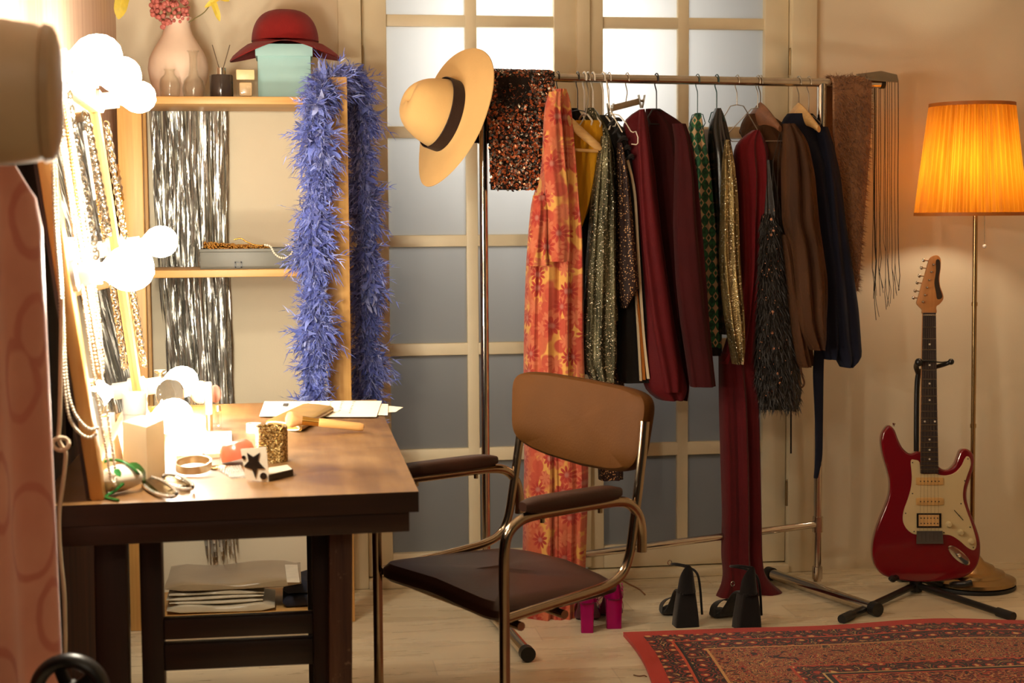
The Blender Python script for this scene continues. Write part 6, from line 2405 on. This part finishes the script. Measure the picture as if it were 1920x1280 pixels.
for yy_ in (971, 981):
    for q in range(6):
        pm.lathe([(0, 0), (0.0021, 0), (0.002, 0.0008), (0, 0.001)], GP(1727 + q * 6.2, yy_, 0.0085), gn, 10)
pm.build('pole_pieces', m_wire, guitar)
br_ = MB().prism([GP(x_, y_, 0.012) for x_, y_ in ((1719, 995), (1767, 995), (1769, 1019), (1718, 1019))], -gn * 0.012, 0.0015, 2)
for q in range(6):
    br_.prism([GP(1721 + q * 7.6 + dx, y_, 0.016) for dx, y_ in ((0, 998), (6.4, 998), (6.4, 1014), (0, 1014))], -gn * 0.006, 0.0008, 1)
br_.build('bridge', m_chrome, guitar)
for x, y in ((1779, 983), (1801, 998), (1821, 1015)):
    MB().lathe([(0, 0), (0.0105, 0), (0.0100, 0.004), (0.0075, 0.007), (0.007, 0.014), (0.006, 0.0155), (0, 0.016)], GP(x, y, 0.0025), gn, 24, lambda r_, h_, th: (r_ * (1 + 0.02 * sin(18 * th)), h_)).build('knob', m_guard, guitar)
MB().beam(GP(1789, 956, 0.003), GP(1806, 975, 0.003), 0.0022, 0.0012, np.cross(gn, GP(1806, 975) - GP(1789, 956)), 0.0003).ball(GP(1798, 966, 0.008), (0.002, 0.004, 0.002), 8, 6).build('selector_switch', m_blk, guitar)
jk = MB()
ring0 = []
jc = (1798, 1041)
for q in range(32):
    a = 2 * pi * q / 32
    x_, y_ = 26 * cos(a), 10 * sin(a)
    x_ *= 1.0
    ring0.append((jc[0] + x_ * cos(0.72) - y_ * sin(0.72), jc[1] + x_ * sin(0.72) + y_ * cos(0.72)))
jk.loft([[GP(x, y, 0.0005) for x, y in ring0], [GP(jc[0] + (x - jc[0]) * 0.9, jc[1] + (y - jc[1]) * 0.9, 0.004) for x, y in ring0], [GP(jc[0] + (x - jc[0]) * 0.5, jc[1] + (y - jc[1]) * 0.5, 0.002) for x, y in ring0]], True, False, True)
jk.lathe([(0, 0), (0.006, 0), (0.006, 0.004), (0.004, 0.005), (0, 0.003)], GP(jc[0], jc[1], 0.002), gn, 16)
jk.build('jack_plate', m_chrome, guitar)
sm2 = MB()
for q in range(6):
    x1 = 1724.5 + q * 7.2
    x0 = 1733.5 + q * 3.8
    sm2.tube([GP(x0, 590, 0.0155), GP(x1, 997, 0.0185)], 0.00032, 4)
sm2.build('strings', plain('dull_string', (96, 76, 54), 0.6), guitar)
MB().lathe([(0, 0), (0.004, 0), (0.0035, 0.006), (0.006, 0.010), (0, 0.011)], GP(1675, 799, -0.02), unit(UP + 0.2 * RT), 12).build('strap_button', m_chrome, guitar)

gs = thing('guitar_stand', 'black tubular tripod stand cradling the red guitar', 'guitar stand', gb)
hub = pY(1717, 1096, gb[1] + 0.02)
for px, py in ((1580, 1160), (1897, 1155)):
    e = pZ(px, py, 0.012)
    d = unit(e - hub)
    MB().tube([hub, e - d * 0.05], 0.0105, 12).build('leg', m_rub, gs)
    MB().tube([e - d * 0.055, e + d * 0.006], 0.014, 12).build('rubber_foot', m_cap, gs)
e = A3(hub[0] + 0.06, min(hub[1] + 0.24, YB - 0.04), 0.012)
MB().tube([hub, e], 0.0105, 12).build('leg', m_rub, gs)
sp0 = GP(1722, 1080, -0.075)
MB().tube(smoothpath([hub, GP(1718, 1060, -0.085), GP(1718, 900, -0.07), GP(1719, 740, -0.055), GP(1722, 700, -0.045)], 6), 0.0085, 12).lathe([(0, -0.02), (0.02, -0.02), (0.02, 0.03), (0.013, 0.045), (0, 0.045)], hub, n=18).build('mast', m_rub, gs)
MB().tube(smoothpath([hub + A3(0, 0, 0.02), GP(1690, 1086, -0.05), GP(1680, 1083, 0.0), GP(1674, 1086, 0.025), GP(1670, 1082, 0.03)], 6), 0.0095, 12).build('cradle_arm', m_rub, gs)
MB().tube(smoothpath([hub + A3(0, 0, 0.02), GP(1775, 1096, -0.05), GP(1790, 1095, 0.0), GP(1810, 1094, 0.02), GP(1822, 1092, 0.022)], 6), 0.0095, 12).build('cradle_arm', m_rub, gs)
yk = MB().tube(smoothpath([GP(1722, 700, -0.045), GP(1718, 688, -0.03), GP(1720, 681, 0.0), GP(1724, 678, 0.02)], 6), 0.0085, 12)
yk.tube(smoothpath([GP(1722, 696, -0.045), GP(1745, 690, -0.035), GP(1764, 685, -0.005), GP(1776, 681, 0.015), GP(1783, 678, 0.02)], 6), 0.007, 12)
yk.ball(GP(1783, 678, 0.02), 0.010, 12, 8).ball(GP(1723, 679, 0.02), 0.013, 12, 8)
yk.tube(smoothpath([GP(1724, 676, 0.024), GP(1745, 677, 0.026), GP(1765, 679, 0.024), GP(1782, 677, 0.024)], 5), 0.0022, 7)
yk.build('neck_yoke', m_rub, gs)

# ================================================================== RUG
r0 = pZ(1168, 1192, 0)
rxv = unit(pZ(1920, 1166, 0) - r0)
ryv = unit(pZ(1214, 1279, 0) - r0)
ryv = unit(ryv - rxv * np.dot(ryv, rxv) * 0.6)


def rug_mat():
    t = NT('persian_rug')
    uvn = t.new('ShaderNodeUVMap')
    x, y, z = t.sep(uvn.outputs[0])
    dist = t.math('MINIMUM', x, y)                       # distance from the two visible edges (m)
    co = t.comb(x, y, 0.0)
    n1 = t.noise(co, 22.0, 1.5, 0.5)
    n1.inputs['Distortion'].default_value = 1.6
    n2 = t.noise(co, 48.0, 1.0, 0.5)
    n2.inputs['Distortion'].default_value = 1.2
    v1 = t.vor(co, 21.0, 'F1', 0.35, '2D')
    f1 = t.math('ADD', t.math('MULTIPLY', n1.outputs[0], 0.8), t.math('MULTIPLY', n2.outputs[0], 0.2))
    field = t.ramp(f1, [(0.0, (40, 26, 22)), (0.38, (150, 46, 28)), (0.445, (206, 158, 96)), (0.475, (120, 36, 24)), (0.52, (36, 28, 26)), (0.555, (176, 62, 36)), (0.60, (200, 150, 92)), (0.63, (60, 32, 24)), (0.68, (160, 50, 30))], 'CONSTANT')
    floral = t.ramp(f1, [(0.0, (34, 28, 26)), (0.38, (150, 44, 26)), (0.43, (190, 144, 86)), (0.46, (34, 28, 26)), (0.485, (176, 58, 34)), (0.51, (196, 150, 92)), (0.535, (40, 32, 28)), (0.56, (156, 46, 28)), (0.60, (186, 140, 84)), (0.64, (44, 36, 30)), (0.68, (164, 54, 32))], 'CONSTANT')
    darkb = t.ramp(t.math('ADD', t.math('MULTIPLY', v1.outputs['Distance'], 0.8), t.math('MULTIPLY', n1.outputs[0], 0.45)), [(0.0, (214, 176, 110)), (0.30, (170, 54, 32)), (0.42, (34, 28, 26)), (0.56, (150, 48, 30)), (0.61, (36, 30, 28)), (0.72, (190, 140, 84)), (0.77, (40, 32, 28))], 'CONSTANT')
    # bands from the edge inward
    band = t.ramp(t.math('MULTIPLY', dist, 1.0), [(0.0, (176, 48, 26)), (0.045, (30, 24, 22)), (0.052, (1, 1, 1, 1))], 'CONSTANT')

    def inb(a, b):
        return t.math('MULTIPLY', t.math('GREATER_THAN', dist, a), t.math('LESS_THAN', dist, b))
    col = field
    for a, b, c_ in ((-1, 0.045, lin((180, 44, 24))), (0.045, 0.11, darkb), (0.11, 0.118, lin((198, 74, 40))), (0.118, 0.126, lin((34, 26, 24))), (0.126, 0.19, darkb), (0.19, 0.198, lin((200, 150, 90))), (0.198, 0.38, floral), (0.38, 0.388, lin((186, 66, 36))), (0.388, 0.45, darkb), (0.45, 0.456, lin((206, 170, 110))), (0.456, 0.47, lin((34, 26, 24))), (0.47, 0.476, lin((196, 70, 40)))):
        col = t.mix(inb(a, b), col, c_)
    col = t.mix(0.0, col, t.ramp(n1.outputs[0], [(0.3, (130, 40, 26)), (0.7, (214, 150, 96))]), 'SOFT_LIGHT')
    t.set(color=col, rough=0.95, sheen=0.2, spec=0.1)
    t.bump(t.noise(co, 400.0, 2.0).outputs[0], 0.4, 0.004)
    return t.m


RW, RH = 1.7, 2.6
nu, nv = 90, 110
Vr, Fr, UVr = [], [], []
for j in range(nv + 1):
    for i in range(nu + 1):
        a, b = RW * i / nu, RH * j / nv
        wob = 0.012 * sin(5.5 * a + 0.4) + 0.008 * sin(11 * a) - 0.03 * (a / RW) * 0
        e = max(0.0, 1 - b / 0.5)
        wx = 0.010 * sin(7 * b) * max(0.0, 1 - a / 0.3)
        p = r0 + rxv * (a + wx) + ryv * (b + wob * e)
        Vr.append(A3(p[0], p[1], 0.009 + 0.004 * e * (1 + sin(9 * a))))
        UVr.append((a, b))
W_ = nu + 1
for j in range(nv):
    for i in range(nu):
        q = j * W_ + i
        Fr.append((q, q + W_, q + W_ + 1, q + 1))
nb_ = len(Vr)
rim_ids = [i for i in range(W_)] + [j * W_ + nu for j in range(1, nv + 1)] + [nv * W_ + i for i in range(nu - 1, -1, -1)] + [j * W_ for j in range(nv - 1, 0, -1)]
for q in rim_ids:
    Vr.append(A3(Vr[q][0], Vr[q][1], 0.001))
    UVr.append(UVr[q])
m_ = len(rim_ids)
for k in range(m_):
    a, b = rim_ids[k], rim_ids[(k + 1) % m_]
    Fr.append((a, b, nb_ + (k + 1) % m_, nb_ + k))
rm = MB()
rm.add(Vr, Fr, True)
rug = rm.build('persian_rug', rug_mat())
tag(rug, 'red patterned wool rug with dark bordered edges on the floor', 'rug')
uvl = rug.data.uv_layers.new(name='UVMap')
for lp in rug.data.loops:
    uvl.data[lp.index].uv = UVr[lp.vertex_index]

# ================================================================== SHOES
def shoe(name, label, heel_px, fwd, hh, hw0, hw1, hd0, mat, sole_mat, length=0.215, cup=0.055, buckle=None, group=None, strap_loop=True, plat=0.018):
    h0 = pZ(heel_px[0], heel_px[1], 0.0)
    f = unit(A3(fwd[0], fwd[1], 0))
    s = A3(-f[1], f[0], 0)
    root = thing(name, label, 'shoe', h0, group)
    Lc = lambda a, b, c: h0 + f * a + s * b + A3(0, 0, c)
    # block heel
    rings = []
    for k in range(7):
        t = k / 6
        w_ = hw0 + (hw1 - hw0) * t ** 1.3
        d_ = hd0 * (1 - 0.15 * t)
        rings.append([Lc(0.03 + d_ / 2 * (abs(cos(a)) ** 0.25) * (1 if cos(a) > 0 else -1) - 0.004 * t + 0.0, w_ / 2 * (abs(sin(a)) ** 0.25) * (1 if sin(a) > 0 else -1), hh * t) for a in [2 * pi * q / 24 + 0.001 for q in range(24)]])
    MB().loft(rings, True, True, True, True).build('heel', mat, root)
    # sole: from the heel seat down to the toe platform
    zs2 = lambda a: plat + (hh - plat) * (0.5 + 0.5 * cos(pi * min(1, max(0, (a - 0.05) / 0.10)))) + 0.006 * max(0, (a - 0.19) / 0.03)
    wv = lambda a: 0.5 * interp([-0.005, 0.02, 0.06, 0.10, 0.15, 0.185, length], [0.030, 0.050, 0.050, 0.056, 0.078, 0.074, 0.030], a)
    up_, dn_ = [], []
    rings = []
    for k in range(25):
        a = 0.0 + length * k / 24
        z = zs2(a)
        th_ = 0.008 if a < 0.12 else interp([0.12, 0.16, length], [0.008, plat, plat], a)
        w_ = wv(a)
        rings.append([Lc(a, w_ * (abs(cos(q)) ** 0.4) * (1 if cos(q) > 0 else -1), max(0.0005, z - th_ / 2 + th_ / 2 * (abs(sin(q)) ** 0.5) * (1 if sin(q) > 0 else -1))) for q in [2 * pi * j / 20 for j in range(20)]])
    MB().loft(rings, True, True, True).build('sole', sole_mat, root)
    # heel cup
    P_ = lambda u, v: Lc(0.034 - 0.036 * cos((u - 0.5) * 2.6) * (1 - 0.12 * v), 0.028 * sin((u - 0.5) * 2.6) * 1.05 * (1 - 0.25 * v), hh - 0.004 + cup * v * (1 - 0.55 * abs(2 * u - 1) ** 1.6))
    MB().grid(P_, 18, 8, True, 0, 0.003, (f[0], f[1], 0)).build('heel_cup', mat, root)
    # toe strap band
    za = zs2(0.16)
    Pt = lambda u, v: Lc(0.140 + 0.036 * v, 0.040 * cos(pi * u), za - 0.004 + 0.046 * sin(pi * u) ** 0.8 * (1 - 0.25 * v))
    MB().grid(Pt, 18, 4, True, 0, 0.003, (0, 0, 1)).build('toe_strap', mat, root)
    if strap_loop:
        zt = hh + cup * 0.9
        pts = [Lc(0.002, 0.0, zt), Lc(0.02, 0.030, zt + 0.004), Lc(0.055, 0.036, zt - 0.004), Lc(0.085, 0.018, zt - 0.012), Lc(0.085, -0.016, zt - 0.02), Lc(0.055, -0.038, zt - 0.030), Lc(0.03, -0.042, zt - 0.06), Lc(0.03, -0.05, 0.03)]
        MB().tube(smoothpath(pts, 6), 0.0038, 8).build('ankle_strap', mat, root)
    else:
        q_ = MB()
        for k in range(3):
            z = hh + 0.006 + k * 0.010
            q_.tube(smoothpath([Lc(0.02, -0.024, z + 0.01), Lc(0.08, -0.030, z - 0.02), Lc(0.11, 0.0, z - 0.018), Lc(0.08, 0.030, z - 0.02), Lc(0.02, 0.024, z + 0.01)], 6), 0.0022, 7)
        q_.build('cross_straps', mat, root)
    if buckle is not None:
        b_ = Lc(*buckle)
        MB().tube([b_ + A3(0, 0, 1) * 0.007 * cos(2 * pi * k / 12) + s * 0.006 * sin(2 * pi * k / 12) for k in range(12)], 0.0014, 6, True).build('buckle', m_silver, root)
    return root


m_mag = plain('magenta_foil', (176, 14, 110), 0.2, metal=0.6, var=0.1, scale=30)
m_magd = plain('magenta_sole', (92, 12, 58), 0.4)
m_sue = cloth('black_suede', (20, 17, 16), 0.95, 0.2, 400, 0.2)
SG1, SG2 = 'pair of magenta heels under the chair', 'pair of black heels by the rack'
m1 = shoe('heeled_sandal', 'shiny magenta block heel half hidden behind the floral dress hem', (1101, 1188), FWh * 1.0 + RTh * 0.05, 0.094, 0.036, 0.042, 0.045, m_mag, m_magd, group=SG1, strap_loop=False, plat=0.03)
m2 = shoe('heeled_sandal', 'shiny magenta block heel with a loose tan lace by the chair', (1152, 1180), FWh * 1.0 - RTh * 0.02, 0.094, 0.044, 0.050, 0.045, m_mag, m_magd, group=SG1, strap_loop=False, plat=0.03)
lc0 = pZ(1170, 1090, 0.09)
MB().tube(smoothpath([pY(1164, 1086, 4.36), pY(1180, 1095, 4.38), pY(1198, 1104, 4.40), pY(1210, 1115, 4.40)], 6), 0.0025, 7).build('lace', plain('tan_lace', (120, 84, 50), 0.8), m2)
bh1, bt1 = pZ(1291, 1178, 0), pZ(1250, 1150, 0)
bh2, bt2 = pZ(1408, 1180, 0), pZ(1340, 1156, 0)
shoe('heeled_sandal', 'black suede block heel sandal with upright ankle strap, standing apart on the bare boards', (1291, 1177), unit(bt1 - bh1) + FWh * 0.5, 0.105, 0.072, 0.046, 0.055, m_sue, m_sue, 0.20, 0.085, (0.045, 0.044, 0.185), SG2)
shoe('heeled_sandal', 'black suede block heel sandal in front of the trailing red dress', (1410, 1180), unit(bt2 - bh2) + FWh * 0.35, 0.105, 0.075, 0.048, 0.055, m_sue, m_sue, 0.20, 0.085, (0.075, 0.02, 0.12), SG2)
# stray thread on the boards
th_ = smoothpath([pZ(1188, 1265, 0.002), pZ(1198, 1267, 0.002), pZ(1208, 1266, 0.003), pZ(1212, 1268, 0.002)], 5)
tag(MB().tube(th_, 0.0016, 6).build('loose_thread', plain('brown_thread', (110, 74, 44), 0.9)), 'short brown thread lying on the boards at the rug edge', 'thread')
